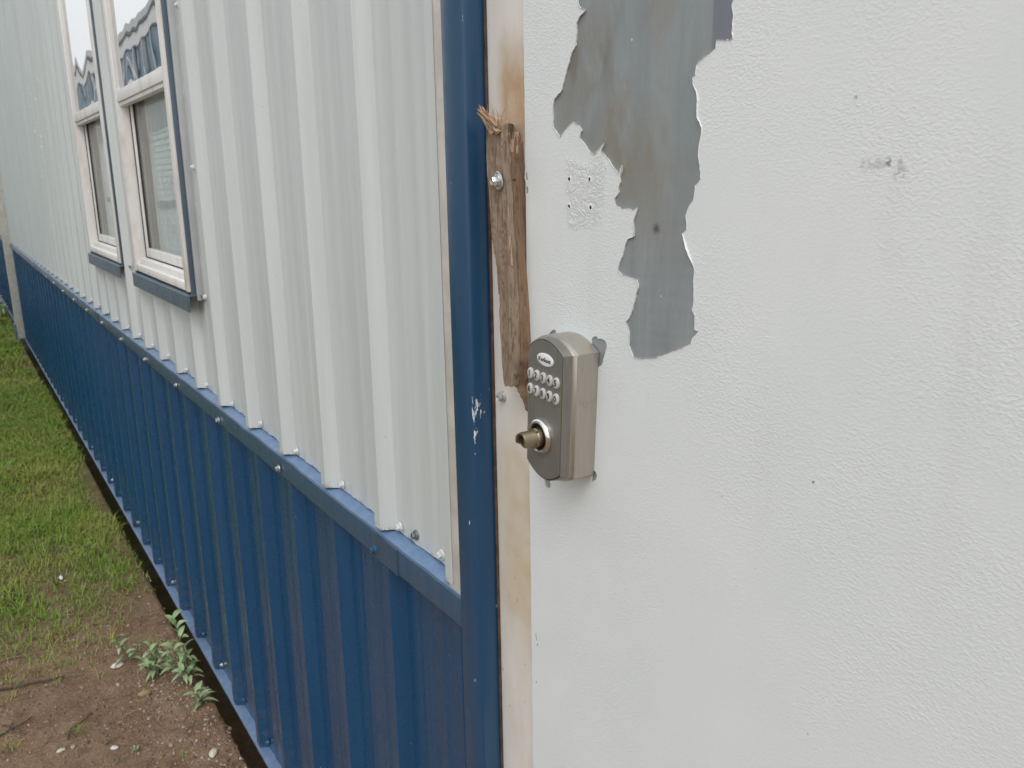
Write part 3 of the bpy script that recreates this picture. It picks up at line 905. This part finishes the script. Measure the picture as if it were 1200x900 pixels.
for px, py in ((667, 210), (691, 210), (667, 241.5), (692, 243)):
    p = P(px, py, YD)
    bm = bmesh.new()
    T = Matrix.Translation((p.x, YD, p.z)) @ OUT
    lathe(bm, [(.0036, -.0001), (.0026, .0004), (.0020, .0003), (.0017, .0001)], 14, T, mi=0, cap=False)
    lathe(bm, [(.0019, .00015), (.0012, .00018), (0, .0002)], 10, T, mi=1, cap=False)
    for v in bm.verts:
        v.co += Vector((mnoise.noise(v.co*900), 0, mnoise.noise(v.co*900+Vector((5, 5, 5)))))*.0013
    obj('screw_hole', bm, None, door, smooth=50, mats=['paint_edge', 'dark'])

# ---- keypad lock: housing with arched ends, coved front, buttons, badge, spindle
LC = Vector((-.690, YD, EZ-.2305))
def arch(hw, hh, rise, n=14):
    """outline with flat sides and gently bowed top and bottom"""
    p = []
    for i in range(n+1):
        t = -1+2*i/n; p.append((hw*t, hh+rise*(1-t*t)))
    for i in range(n+1):
        t = 1-2*i/n; p.append((hw*t, -hh-rise*(1-t*t)))
    return p[::-1] if area2(p) < 0 else p
secs = [(.0380, .0640, .0125, 0.0), (.0380, .0640, .0125, -.0245), (.0374, .0634, .0125, -.0258), (.0352, .0632, .0125, -.0266), (.0334, .0630, .0123, -.0285), (.0318, .0628, .0122, -.0330), (.0306, .0625, .0121, -.0362), (.0296, .0615, .0119, -.0370), (.0, .0, .0, -.0370)]
bm = bmesh.new()
rings = []
for hw, hh, rs, y in secs[:-1]:
    rings.append([bm.verts.new((x, y, z)) for x, z in arch(hw, hh, rs)])
for k, (a, b) in enumerate(zip(rings, rings[1:])):
    for i in range(len(a)):
        j = (i+1) % len(a)
        f = bm.faces.new((a[i], b[i], b[j], a[j])); f.material_index = 1 if k >= 4 else 0
bm.faces.new(rings[0])
bmesh.ops.recalc_face_normals(bm, faces=bm.faces)
lock = obj('keypad_lock', bm, None, door, world=False, smooth=30, mats=['nickel', 'nickel_dark'])
lock.location = LC-door.location
lock.rotation_euler = (0, math.radians(3.0), 0)
bm = bmesh.new()
prism(bm, arch(.0290, .0609, .0118), -.0376, -.0366)
obj('face_plate', bm, 'nickel_dark', lock, world=False)
bm = bmesh.new(); prism(bm, arch(.0374, .0633, .0122), .0006, -.0002)
obj('back_gasket', bm, 'gasket', lock, world=False)
YF = -.0376
def dome(bm, cx, cz, rx, rz, y, h, mi=0, n=22):
    rings = []
    for r, k in ((1.0, 0), (1.0, .45), (.93, .78), (.74, .95), (.4, 1.0)):
        rings.append([bm.verts.new((cx+rx*r*math.cos(2*math.pi*i/n), y-h*k, cz+rz*r*math.sin(2*math.pi*i/n))) for i in range(n)])
    for a, b in zip(rings, rings[1:]):
        for i in range(n):
            j = (i+1) % n; bm.faces.new((a[i], a[j], b[j], b[i])).material_index = mi
    bm.faces.new(rings[-1]).material_index = mi
for row, (digits, z) in enumerate((('12345', .0340), ('67890', .0176))):
    for i, dgt in enumerate(digits):
        bm = bmesh.new()
        x = -.0012+(i-2)*.01125
        dome(bm, x, z, .0048, .0060, YF-.0001, .0024)
        add_text(bm, dgt, .0088, x, z, YF-.00265, 1, bold=.00016)
        obj('button', bm, None, lock, world=False, smooth=50, mats=['button', 'ink'])
bm = bmesh.new()
dome(bm, .0008, .0532, .0142, .0066, YF-.0001, .0011, n=32)
add_text(bm, 'Kwikset', .0064, .0008, .0530, YF-.00135, 1, bold=.00008, sx=1.0)
obj('badge', bm, None, lock, world=False, smooth=50, mats=['badge', 'ink'])
RC = Matrix.Translation((-.0036, YF, -.0285)) @ OUT
bm = bmesh.new()
lathe(bm, [(.0185, .0), (.0188, .0022), (.0178, .0044), (.0158, .0054), (.0143, .0050), (.0138, .0040)], 44, RC, cap=False)
obj('turn_ring', bm, 'chrome', lock, world=False, smooth=40)
bm = bmesh.new(); lathe(bm, [(.0142, .0044), (.0125, .0034), (.0122, .0006), (.0, .0006)], 36, RC, cap=False)
obj('ring_well', bm, 'dark', lock, world=False, smooth=40)
# hollow D-shaped spindle, lower lip broken back
bm = bmesh.new()
n = 36
def sp(r, h, i):
    a = 2*math.pi*i/n
    rr = r*(1-.16*max(0, math.sin(a-.6))**3)
    hh = h
    if h > .02:
        s = -math.sin(a)           # lower side is notched
        hh -= .0048*min(1.0, max(0.0, s-.55)/.2)
    return bm.verts.new(RC @ Vector((rr*math.cos(a), rr*math.sin(a), hh)))
prof = [(.0108, .001), (.0108, .0085), (.0100, .0092), (.0094, .0105), (.0094, .0245), (.0088, .0262), (.0066, .0262), (.0064, .0245), (.0062, .0080)]
rings = [[sp(r, h, i) for i in range(n)] for r, h in prof]
for a, b in zip(rings, rings[1:]):
    for i in range(n):
        j = (i+1) % n; bm.faces.new((a[i], a[j], b[j], b[i]))
bm.faces.new(rings[-1])
for ang, hh in ((.9, .010), (-.4, .0105), (-1.3, .010), (2.2, .0105)):
    c = RC @ Vector((.0100*math.cos(ang), .0100*math.sin(ang), hh))
    box(bm, c.x-.0011, c.x+.0011, c.y-.0018, c.y+.0018, c.z-.0011, c.z+.0011, bevel=.0004)
sp_o = obj('spindle', bm, 'bronze', lock, world=False, smooth=38)
bm = bmesh.new(); lathe(bm, [(.0036, .006), (.0036, .019), (.0026, .0200), (0, .0200)], 8, RC, cap=False)
obj('spindle_core', bm, 'nickel_dark', lock, world=False, smooth=40)

# ------------------------------------------------------------------ broken board bolted over the frame
board = empty('broken_board', (-.79, -.005, EZ-.25))
tag(board, 'splintered weathered wooden board bolted upright to the door frame beside the lock', 'wooden board')

def interp(tab, v):
    if v <= tab[0][0]: return tab[0][1]
    for (a, x), (b, y) in zip(tab, tab[1:]):
        if v <= b: return x+(y-x)*(v-a)/(b-a)
    return tab[-1][1]

def plank(name, mat, left, right, tops, bots, yl, yr, yback, seed, taper=1.0, thick=.1, el=.0025, er=.0025, rows=110, cols=30):
    """left/right: pixel edges [(py, px)]; tops/bots: [(u, py)]; front face from depth yl to yr"""
    bm = bmesh.new(); F = []; B = []
    for j in range(rows+1):
        v = j/rows; fr = []; br = []
        for i in range(cols+1):
            u = i/cols
            pt, pb = interp(tops, u), interp(bots, u)
            py = pt+(pb-pt)*v
            px = interp(left, py)*(1-u)+interp(right, py)*u
            y = yl*(1-u)+yr*u
            p = P(px, py, y)
            g = .0018*mnoise.noise((p.x*160+seed, 1, p.z*7))+.0013*mnoise.noise((p.x*420+seed, 4, p.z*16))+.0012*(abs(mnoise.noise((p.x*230+seed, 9, p.z*9)))<.08)+.0006*mnoise.noise((p.x*300, seed, p.z*120))
            rnd = el*max(0, 1-u*7)**2+er*max(0, 1-(1-u)*7)**2
            fr.append(bm.verts.new((p.x, p.y+g+rnd, p.z)))
            br.append((p.x, min(yback, y+g+thick) if v < .12 else yback, p.z))
        xl = br[0][0]; F.append(fr); B.append([bm.verts.new((xl+(a-xl)*taper, b, c)) for a, b, c in br])
    for j in range(rows):
        for i in range(cols):
            bm.faces.new((F[j][i], F[j+1][i], F[j+1][i+1], F[j][i+1]))
            bm.faces.new((B[j][i], B[j][i+1], B[j+1][i+1], B[j+1][i]))
        bm.faces.new((F[j][0], B[j][0], B[j+1][0], F[j+1][0]))
        bm.faces.new((F[j][cols], F[j+1][cols], B[j+1][cols], B[j][cols]))
    for i in range(cols):
        bm.faces.new((F[0][i], F[0][i+1], B[0][i+1], B[0][i])).material_index = 1
        bm.faces.new((F[rows][i], B[rows][i], B[rows][i+1], F[rows][i+1]))
    return obj(name, bm, None, board, smooth=50, mats=[mat, 'wood_fresh'])

plank('front_plank', 'wood_grey',
      [(130, 568), (145, 568.5), (193, 569.2), (260, 573), (313, 580), (367, 583.5), (424, 587), (451, 589)],
      [(130, 588), (160, 590), (180, 592), (260, 596), (321, 600), (367, 602.5), (424, 604.5), (453, 600)],
      [(0, 143), (.12, 139), (.25, 146), (.4, 140), (.55, 147), (.7, 142), (.85, 149), (1, 144)],
      [(0, 450), (.3, 453), (.6, 451.5), (.8, 454), (1, 452)],
      -.0315, -.0310, -.0048, 3, .45, .1, .003, .006)
plank('split_plank', 'wood_red',
      [(150, 590), (180, 592), (260, 596.3), (321, 600.6), (367, 604), (424, 606.5), (453, 601), (469, 607), (483, 612)],
      [(150, 607.5), (161, 610), (207, 612.5), (260, 615.5), (340, 618.3), (411, 618.8), (483, 618.6)],
      [(0, 178), (.07, 158), (.14, 155), (.19, 174), (.30, 180), (.36, 163), (.46, 168), (.5, 180), (.6, 178), (.64, 156), (.76, 154), (.82, 170), (.92, 161), (1, 170)],
      [(0, 452), (.12, 458), (.25, 464), (.4, 468), (.55, 474), (.62, 480), (.8, 482), (1, 483)],
      -.0285, -.0075, -.0047, 19, 1.0, .005, .0115, .0025)

def shard(bm, p, d, length, w, twist):
    d = d.normalized(); s = d.cross(Vector((0, 1, 0))).normalized(); q = d.cross(s)
    a = s*math.cos(twist)+q*math.sin(twist); b = q*math.cos(twist)-s*math.sin(twist)
    base = [p+a*w+b*w*.35, p+a*w*.2-b*w*.4, p-a*w+b*w*.2, p-a*w*.2+b*w*.5]
    mid = [x+d*length*.6+a*w*rng.uniform(-.3, .3) for x in base]
    mid = [m.lerp(p+d*length*.6, .35) for m in mid]
    tip = p+d*length+a*w*rng.uniform(-.6, .6)
    V0 = [bm.verts.new(x) for x in base]; V1 = [bm.verts.new(x) for x in mid]; T = bm.verts.new(tip)
    for i in range(4):
        j = (i+1) % 4
        bm.faces.new((V0[i], V0[j], V1[j], V1[i])); bm.faces.new((V1[i], V1[j], T))
    bm.faces.new(V0[::-1])
bm = bmesh.new()
# folded-over flap of torn fibres leaning up and to the left
for i in range(9):
    a = P(586-9*rng.random(), 158-9*rng.random(), -.031+rng.uniform(-.003, .004))
    b = P(566-6*rng.random(), 136-10*rng.random(), -.040+rng.uniform(-.005, .005))
    shard(bm, a, b-a, (b-a).length*rng.uniform(.9, 1.2), rng.uniform(.0032, .0050), rng.uniform(0, 3))
for i in range(44):
    t = rng.random()
    a = P(585-16*t+rng.uniform(-2, 2), 153-12*t+rng.uniform(-5, 4), -.030+rng.uniform(-.004, .006))
    b = P(571-11*t+rng.uniform(-3, 3), 137-9*t+rng.uniform(-5, 3), -.040+rng.uniform(-.006, .006))
    shard(bm, a, b-a, (b-a).length*rng.uniform(.8, 1.15), rng.uniform(.0011, .0024), rng.uniform(0, 3))
for i in range(16):
    x = rng.uniform(568, 589)
    a = P(x, 140+rng.uniform(-4, 6), -.034+rng.uniform(-.004, .006))
    d = Vector((rng.uniform(-.4, .7), rng.uniform(-.5, .2), 1.0))
    shard(bm, a, d, rng.uniform(.008, .019), rng.uniform(.0004, .0009), rng.uniform(0, 3))
obj('splinter_tuft', bm, 'wood_fresh', board, smooth=40)
bm = bmesh.new()
for i in range(12):
    x = rng.uniform(591, 609)
    u = (x-591)/18
    a = P(x, 176+rng.uniform(-3, 3), -.028+.020*u)
    d = Vector((rng.uniform(-.12, .12), rng.uniform(-.12, .1), 1.0))
    shard(bm, a, d, rng.uniform(.006, .023), rng.uniform(.0006, .0014), rng.uniform(0, 3))
obj('splinters', bm, 'wood_fresh', board, smooth=40)
# slivers standing along the crack
for i in range(3):
    py = rng.uniform(250, 440); bm = bmesh.new()
    a = P(interp([(180, 592.5), (260, 596.5), (321, 600.8), (424, 606)], py), py, -.030)
    shard(bm, a, Vector((rng.uniform(-.05, .1), -.08, rng.choice((-1, 1)))), rng.uniform(.012, .035), rng.uniform(.0004, .0009), rng.uniform(0, 3))
    obj('sliver', bm, 'wood_fresh', board, smooth=40)

def bolt(name, parent, p, mat, wr, hr, tilt=(0, 0), wmat=None):
    bm = bmesh.new()
    T = Matrix.Translation(p) @ Matrix.Rotation(tilt[0], 4, 'X') @ Matrix.Rotation(tilt[1], 4, 'Z') @ OUT
    lathe(bm, [(wr, 0), (wr, .0012), (wr*.94, .0017), (hr*1.2, .0017)], 26, T, cap=False)
    lathe(bm, [(hr*1.36, .0016), (hr*1.34, .0028), (hr*1.02, .0034)], 22, T, cap=False)
    lathe(bm, [(hr, .0030), (hr, .0074), (hr*.85, .0086), (hr*.55, .0078), (0, .0076)], 6, T, cap=False)
    return obj(name, bm, mat, parent, smooth=32)
bolt('bolt', board, P(584.5, 211.5, -.0335), 'zinc', .0098, .0050, (.1, -.12))
bolt('bolt', house, P(589.5, 464.5, -.0044), 'gdscrew', .0068, .0046, (.05, .15))

# ------------------------------------------------------------------ ground
def gh(x, y):
    return (.016*mnoise.noise((x*1.3, y*1.3, 0))+.009*mnoise.noise((x*5, y*5, 2))+.0045*mnoise.noise((x*17, y*17, 5))
            + .0022*mnoise.noise((x*55, y*55, 8)))*max(0, min(1, (6+y)/2)) - .55*max(0, min(1, (y+.033)/.032))  # last term: trench added along the skirt to make a black shade band
xs = sorted(set([-80, -50, -30, -22, -18]+list(np.arange(-15, -5, .09))+list(np.arange(-5, -1.4, .0135))+list(np.arange(-1.4, 3, .09))+[3.6, 5, 8, 14, 30, 60]))
ys = sorted(set([-60, -35, -20, -12, -8, -6]+list(np.arange(-5, -.85, .09))+list(np.arange(-.85, .12, .0135))+[.2, .5, 1.2, 3.2, 4, 6, 12, 30, 60]))
V = np.array([(x, y, gh(x, y)) for x in xs for y in ys])
ny = len(ys)
idx = np.arange(len(xs)*ny).reshape(len(xs), ny)
Fq = np.stack([idx[:-1, :-1], idx[1:, :-1], idx[1:, 1:], idx[:-1, 1:]], -1).reshape(-1, 4)
me = bpy.data.meshes.new('ground'); me.from_pydata(V.tolist(), [], Fq.tolist()); me.materials.append(MAT['soil'])
me.polygons.foreach_set('use_smooth', [True]*len(me.polygons))
ground = bpy.data.objects.new('ground', me); C.objects.link(ground)
tag(ground, kind='structure')

def mesh_from(name, V, F, mat):
    me = bpy.data.meshes.new(name); me.from_pydata(V, [], F); me.materials.append(MAT[mat])
    o = bpy.data.objects.new(name, me); C.objects.link(o)
    return o

# grass: thick short turf further along, thinning to bare soil near the door
def density(x, y):
    n = mnoise.noise((x*1.1, y*1.6, 3))*.55+mnoise.noise((x*3.2, y*3.2, 9))*.45+mnoise.noise((x*9, y*9, 1))*.25
    d = (-3.32-x)/.75
    d = max(0, min(1, d*.92+n*1.25))
    if y > -.12: d *= max(.10, (-.0-y)/.12)*.8
    # worn patches
    for (cx, cy, r, k) in ((-4.95, -.16, .26, .85), (-8.7, -.38, .5, .75), (-3.9, -.30, .22, .5), (-3.35, -.42, .2, -.5), (-5.6, -.45, .3, .3)):
        q = math.hypot((x-cx)/1.7, y-cy)/r
        if q < 1.3: d -= k*max(0, 1-q/1.3)**.6*(.6+.8*abs(n))
    return max(0.0, min(1.0, d))
GV, GF = [], []
def blade(x, y, h, lean, az, w, curl):
    z = gh(x, y)-.002
    dx, dy = math.cos(az), math.sin(az); px, py = -dy*w, dx*w
    b = len(GV)
    m = lean*.42; t = lean
    GV.extend([(x-px, y-py, z), (x+px, y+py, z), (x+px*.75+dx*h*m, y+py*.75+dy*h*m, z+h*.62), (x-px*.75+dx*h*m, y-py*.75+dy*h*m, z+h*.62), (x+dx*h*t*curl, y+dy*h*t*curl, z+h*(1.0-.25*max(0, t-.6)))])
    GF.extend([(b, b+1, b+2, b+3), (b+3, b+2, b+4)])
def sow(n, x0, x1, y0, y1, hmin, hmax, w):
    for _ in range(n):
        x = rng.uniform(x0, x1); y = rng.uniform(y0, y1)
        d = density(x, y)
        if rng.random() > d: continue
        h = rng.uniform(hmin, hmax)*(.40+.5*d)*(1.5 if rng.random() < .06 else 1)
        blade(x, y, h, rng.uniform(.2, 1.3), rng.uniform(0, 6.283), w*rng.uniform(.7, 1.3), rng.uniform(1.0, 1.6))
sow(52000, -5.2, -2.4, -.75, .02, .018, .050, .0015)
sow(62000, -8.2, -5.2, -.75, .02, .022, .058, .0022)
sow(34000, -12.5, -8.2, -.9, .02, .03, .075, .0034)
sow(30000, -13, -2.4, -3.0, -.75, .03, .07, .0040)
# dead stems and longer clumps among the turf
for _ in range(150):
    cx, cy = -3.2-5.5*rng.random()**1.3, rng.uniform(-.7, -.06)
    if rng.random() > density(cx, cy)+.25: continue
    hh = rng.uniform(.03, .075)
    for _ in range(rng.randint(8, 26)):
        blade(cx+rng.gauss(0, .022), cy+rng.gauss(0, .022), hh*rng.uniform(.5, 1.1), rng.uniform(.4, 1.7), rng.uniform(0, 6.283), .0017, 1.5)
# scattered single tufts on the soil
for _ in range(46):
    cx, cy = rng.uniform(-3.5, -1.6), rng.uniform(-.62, -.06)
    if rng.random() < .55 and cx > -2.9: continue
    for _ in range(rng.randint(4, 14)):
        blade(cx+rng.gauss(0, .014), cy+rng.gauss(0, .014), rng.uniform(.012, .045), rng.uniform(.5, 1.6), rng.uniform(0, 6.283), .0013, 1.4)
g = mesh_from('grass', GV, GF, 'grass'); tag(g, 'short patchy green grass along the foot of the building', kind='stuff')

# gravel and clods as loose stuff
def rock(V, F, c, r, fl, seed):
    b = len(V)
    n = 6
    rings = ((.0, 1.0), (.72, .62), (1.0, .0), (.78, -.6))
    V.append((c[0], c[1], c[2]+r*fl))
    for k, (q, h) in enumerate(rings[1:]):
        for i in range(n):
            a = 2*math.pi*i/n+seed+k*.4
            rr = r*q*(1+.38*mnoise.noise((i*1.7+seed*9, k*2.1, seed)))
            V.append((c[0]+rr*math.cos(a)*1.15, c[1]+rr*math.sin(a)*.85, c[2]+r*h*fl))
    for i in range(n):
        j = (i+1) % n
        F.append((b, b+1+i, b+1+j))
        for k in range(2):
            o = b+1+k*n
            F.append((o+i, o+n+i, o+n+j, o+j))
PV, PF, CV, CF = [], [], [], []
for _ in range(5200):
    x, y = rng.uniform(-4.6, -1.4), rng.uniform(-.75, .03)
    if rng.random() < max(0, min(.93, (-3.0-x)/.9)): continue
    r = .0014+.0042*rng.random()**3.5+(.004 if rng.random() < .02 else 0)
    if rng.random() < .45: y = -.07-.16*rng.random()**1.4+rng.gauss(0, .02); x = rng.uniform(-3.0, -1.6); r *= 1.1
    rock(PV, PF, (x, y, gh(x, y)+r*.25), r, rng.uniform(.4, .8), rng.random()*6)
for _ in range(2600):
    x, y = rng.uniform(-4.4, -1.4), rng.uniform(-.75, .03)
    r = .002+.0065*rng.random()**3
    rock(CV, CF, (x, y, gh(x, y)+r*.05), r, rng.uniform(.35, .7), rng.random()*6)
tag(mesh_from('gravel', PV, PF, 'pebble'), 'pale gravel chips strewn over the soil', kind='stuff')
tag(mesh_from('dirt', CV, CF, 'clod'), 'small brown clods on the bare soil', kind='stuff')

LV, LF = [], []
for _ in range(900):
    x, y = rng.uniform(-4.8, -1.5), rng.uniform(-.75, -.055)
    L = rng.uniform(.008, .045); az = rng.uniform(0, 6.283); w = rng.uniform(.0005, .0013)
    if rng.random() < .12: L = rng.uniform(.008, .018); w = L*.28
    z = gh(x, y)+rng.uniform(.001, .006); dx, dy = math.cos(az), math.sin(az); b = len(LV); c = rng.uniform(-.3, .3)*L
    LV.extend([(x-dy*w, y+dx*w, z), (x+dy*w, y-dx*w, z), (x+dx*L*.5-dy*c+dy*w, y+dy*L*.5+dx*c-dx*w, z+rng.uniform(0, .006)), (x+dx*L*.5-dy*c-dy*w, y+dy*L*.5+dx*c+dx*w, z+.003), (x+dx*L, y+dy*L, z+rng.uniform(-.002, .006))])
    LF.extend([(b, b+1, b+2, b+3), (b+3, b+2, b+4)])
def m_litter():
    k = NB('dry_litter')
    r = k.new('ShaderNodeNewGeometry').outputs['Random Per Island']
    return k.fin(k.mixby(r, (.11, .075, .048), (.42, .34, .21)), .85, spec=.2)
MAT['litter'] = m_litter()
tag(mesh_from('litter', LV, LF, 'litter'), 'bits of dry straw and leaf strewn over the soil', kind='stuff')

# single stones one can pick out
def stone(px, py, r, fl, mat, name, label, cat, group=None):
    p = PG(px, py, 0)
    V, F = [], []
    bm = bmesh.new()
    bmesh.ops.create_icosphere(bm, subdivisions=3, radius=1)
    sd = rng.random()*50
    for v in bm.verts:
        k = 1+.28*mnoise.noise(v.co*1.3+Vector((sd, 0, 0)))+.10*mnoise.noise(v.co*3.5+Vector((sd, 3, 0)))
        v.co = Vector((v.co.x*r*1.3*k, v.co.y*r*.85*k, v.co.z*r*fl*k))
    o = obj(name, bm, mat, None, smooth=40)
    o.location = (p.x, p.y, gh(p.x, p.y)+r*fl*.6+(.012 if name == 'pellet' else 0)); o.rotation_euler = (0, 0, rng.uniform(0, 3))
    tag(o, label, cat, group)
stone(72, 680, .0085, 1.0, 'white_ball', 'pellet', 'round bright white pellet lying at the edge of the grass', 'pellet')
stone(138, 782, .016, .5, 'stone', 'stone', 'flat cream stone beside the leafy weed', 'stone', 'loose stones on the soil')
stone(170, 816, .014, .7, 'tan_stone', 'stone', 'orange tan stone on the soil below the weeds', 'stone', 'loose stones on the soil')
stone(72, 882, .009, .5, 'stone', 'stone', 'small pale stone by the lower edge of the photo, left of the dark twigs', 'stone', 'loose stones on the soil')
stone(250, 884, .013, .6, 'stone', 'stone', 'pale stone lying close under the blue skirt', 'stone', 'loose stones on the soil')
stone(134, 876, .009, .5, 'stone', 'stone', 'small pale stone midway between the tan stone and the lower edge', 'stone', 'loose stones on the soil')

def stick(pix, r0, r1, mat, label, branches=()):
    bm = bmesh.new()
    def line(pp, a, b):
        pts = []
        for i in range(len(pp)-1):
            A, B = PG(*pp[i]), PG(*pp[i+1])
            for t in (0, .25, .5, .75): pts.append(A.lerp(B, t))
        pts.append(PG(*pp[-1]))
        n = len(pts)
        out = []
        for i, q in enumerate(pts):
            out.append(Vector((q.x+.003*mnoise.noise((i*.9, 1, q.x)), q.y+.003*mnoise.noise((i*.9, 5, q.x)), gh(q.x, q.y)+a+.004)))
        tube(bm, out, [a+(b-a)*i/(n-1) for i in range(n)], 6)
    line(pix, r0, r1)
    for b in branches: line(b, r1*1.2, r1*.6)
    bmesh.ops.translate(bm, verts=bm.verts, vec=-PG(*pix[0]))
    o = obj('twig', bm, mat, None, smooth=50); o.location = PG(*pix[0])
    tag(o, label, 'twig', 'dead twigs on the soil')
stick([(-12, 812), (20, 806), (50, 800), (76, 794)], .0050, .0028, 'twig', 'long straight dark twig lying across the bare soil')
stick([(80, 868), (82, 858), (92, 850), (104, 842)], .0026, .0016, 'twig', 'short crooked twig on the soil below the long one', [[(82, 858), (88, 866)]])
stick([(-6, 866), (10, 858), (24, 852), (38, 842)], .0032, .0018, 'twig', 'dark forked twig heap by the lower left corner', [[(10, 858), (30, 862)], [(2, 850), (26, 858)], [(10, 858), (16, 846)]])
stick([(0, 776), (14, 770), (30, 760)], .0016, .0010, 'straw', 'thin pale straw stalk above the long dark twig', [[(14, 770), (34, 768)]])

# ------------------------------------------------------------------ weeds
def leaf(bm, base, d, length, width, droop, roll):
    d = d.normalized()
    side = d.cross(Vector((0, 0, 1)))
    if side.length < .05: side = Vector((1, 0, 0))
    side.normalize(); up = side.cross(d).normalized()
    side = (side*math.cos(roll)+up*math.sin(roll)).normalized(); up = side.cross(d).normalized()
    n = 8; rows = []
    for i in range(n+1):
        t = i/n
        w = width*.5*math.sin(math.pi*min(1, t*.92+.06))**.8*(1-.35*t)+(.0004 if t < .99 else 0)
        c = base+d*length*t+Vector((0, 0, -droop*length*t*t))+up*.10*length*math.sin(t*2.5)
        rows.append((bm.verts.new(c-side*w+up*w*.35), bm.verts.new(c), bm.verts.new(c+side*w+up*w*.35)))
    for a, b in zip(rows, rows[1:]):
        bm.faces.new((a[0], a[1], b[1], b[0])); bm.faces.new((a[1], a[2], b[2], b[1]))
def weed(pos, stems, label):
    root = empty('weed', pos)
    tag(root, label, 'weed', 'leafy weeds against the skirt')
    bs = bmesh.new(); bl = bmesh.new()
    for (dx, dy, h, nl, L) in stems:
        pts = []
        for i in range(7):
            t = i/6
            pts.append(Vector(pos)+Vector((dx*t**1.3+.004*math.sin(i*2+dx*50), dy*t**1.3, h*t)))
        tube(bs, pts, [.0026*(1-.6*i/6)+.0005 for i in range(7)], 6)
        for k in range(nl):
            t = .25+.75*k/(nl-1)
            q = pts[min(6, int(t*6))].lerp(pts[min(6, int(t*6)+1)], t*6-int(t*6))
            az = k*2.4+dx*40+rng.uniform(-.4, .4)
            el = .15+.75*t+rng.uniform(-.2, .2)
            d = Vector((math.cos(az)*math.cos(el), math.sin(az)*math.cos(el), math.sin(el)))
            leaf(bl, q, d, L*rng.uniform(.65, 1.1)*(1-.25*t), L*.24, rng.uniform(.2, .6), rng.uniform(-.5, .5))
    obj('stem', bs, 'stem', root, smooth=60); obj('foliage', bl, 'leaf', root, smooth=60)
def wp(px, py): p = PG(px, py, 0); p.y = min(p.y, -.048); return Vector((p.x, p.y, gh(p.x, p.y)-.004))
weed(wp(226, 800), [(-.10, -.02, .19, 14, .085), (-.03, -.05, .13, 12, .085), (-.06, -.09, .10, 10, .08), (.03, -.03, .07, 7, .075)], 'tall sage green weed growing up against the base of the blue skirt')
weed(wp(188, 790), [(-.03, -.02, .085, 11, .075), (.03, -.05, .06, 9, .07), (-.07, .0, .06, 8, .06)], 'low leafy weed between the tall weed and the flat cream stone')
weed(wp(152, 775), [(-.03, -.03, .075, 7, .07), (.02, .03, .05, 5, .055)], 'small leafy weed farthest from the skirt, on its own in the soil')
weed(wp(238, 828), [(.02, -.02, .06, 7, .07), (-.02, .0, .04, 5, .06)], 'dim broad-leaved weed tucked in the shade below the skirt edge')
weed(wp(163, 880), [(.0, -.01, .018, 5, .022)], 'tiny green seedling alone on the bare soil near the lower edge')
weed(wp(5, 372), [(-.25, -.12, .40, 16, .22), (.1, -.1, .30, 12, .2)], 'green bush at the far end of the wall beyond the joint post')

# ------------------------------------------------------------------ light
sc = bpy.context.scene
wd = bpy.data.worlds.new('World'); sc.world = wd; wd.use_nodes = True
nt = wd.node_tree
sky = nt.nodes.new('ShaderNodeTexSky'); sky.sky_type = 'NISHITA'; sky.sun_disc = False
AZ, EL = math.radians(128), math.radians(52)         # clockwise from +Y
sky.sun_elevation = EL; sky.sun_rotation = AZ
sky.air_density = 1.0; sky.dust_density = 4.0; sky.ozone_density = 1.0
hs = nt.nodes.new('ShaderNodeHueSaturation'); hs.inputs['Saturation'].default_value = .40
nt.links.new(sky.outputs[0], hs.inputs['Color'])
tc = nt.nodes.new('ShaderNodeTexCoord')
mp = nt.nodes.new('ShaderNodeMapping'); mp.inputs['Scale'].default_value = (1.2, 1.2, 3.0)
nt.links.new(tc.outputs['Generated'], mp.inputs['Vector'])
cl = nt.nodes.new('ShaderNodeTexNoise'); cl.inputs['Scale'].default_value = 1.6; cl.inputs['Detail'].default_value = 5
nt.links.new(mp.outputs[0], cl.inputs['Vector'])
mr = nt.nodes.new('ShaderNodeMapRange'); mr.inputs['From Min'].default_value = .3; mr.inputs['From Max'].default_value = .7
mr.inputs['To Min'].default_value = .62; mr.inputs['To Max'].default_value = .95
nt.links.new(cl.outputs['Fac'], mr.inputs['Value'])
mxs = nt.nodes.new('ShaderNodeMix'); mxs.data_type = 'RGBA'
nt.links.new(mr.outputs[0], mxs.inputs[0]); nt.links.new(hs.outputs[0], mxs.inputs[6])
mxs.inputs[7].default_value = (5.75, 5.9, 6.0, 1)           # cloud cover
bgn = nt.nodes['Background']; bgn.inputs['Strength'].default_value = .13
nt.links.new(mxs.outputs[2], bgn.inputs['Color'])
sun = bpy.data.lights.new('sun', 'SUN'); sun.energy = .52; sun.angle = math.radians(30); sun.color = (1, .99, .98)
so = bpy.data.objects.new('sun', sun); C.objects.link(so)
sd = Vector((math.sin(AZ)*math.cos(EL), math.cos(AZ)*math.cos(EL), math.sin(EL)))
so.rotation_euler = (-sd).to_track_quat('-Z', 'Y').to_euler()
so.location = sd*20
sc.view_settings.view_transform = 'Standard'; sc.view_settings.look = 'None'
sc.view_settings.exposure = 0.62; sc.view_settings.gamma = 1.0
sc.view_settings.use_curve_mapping = False
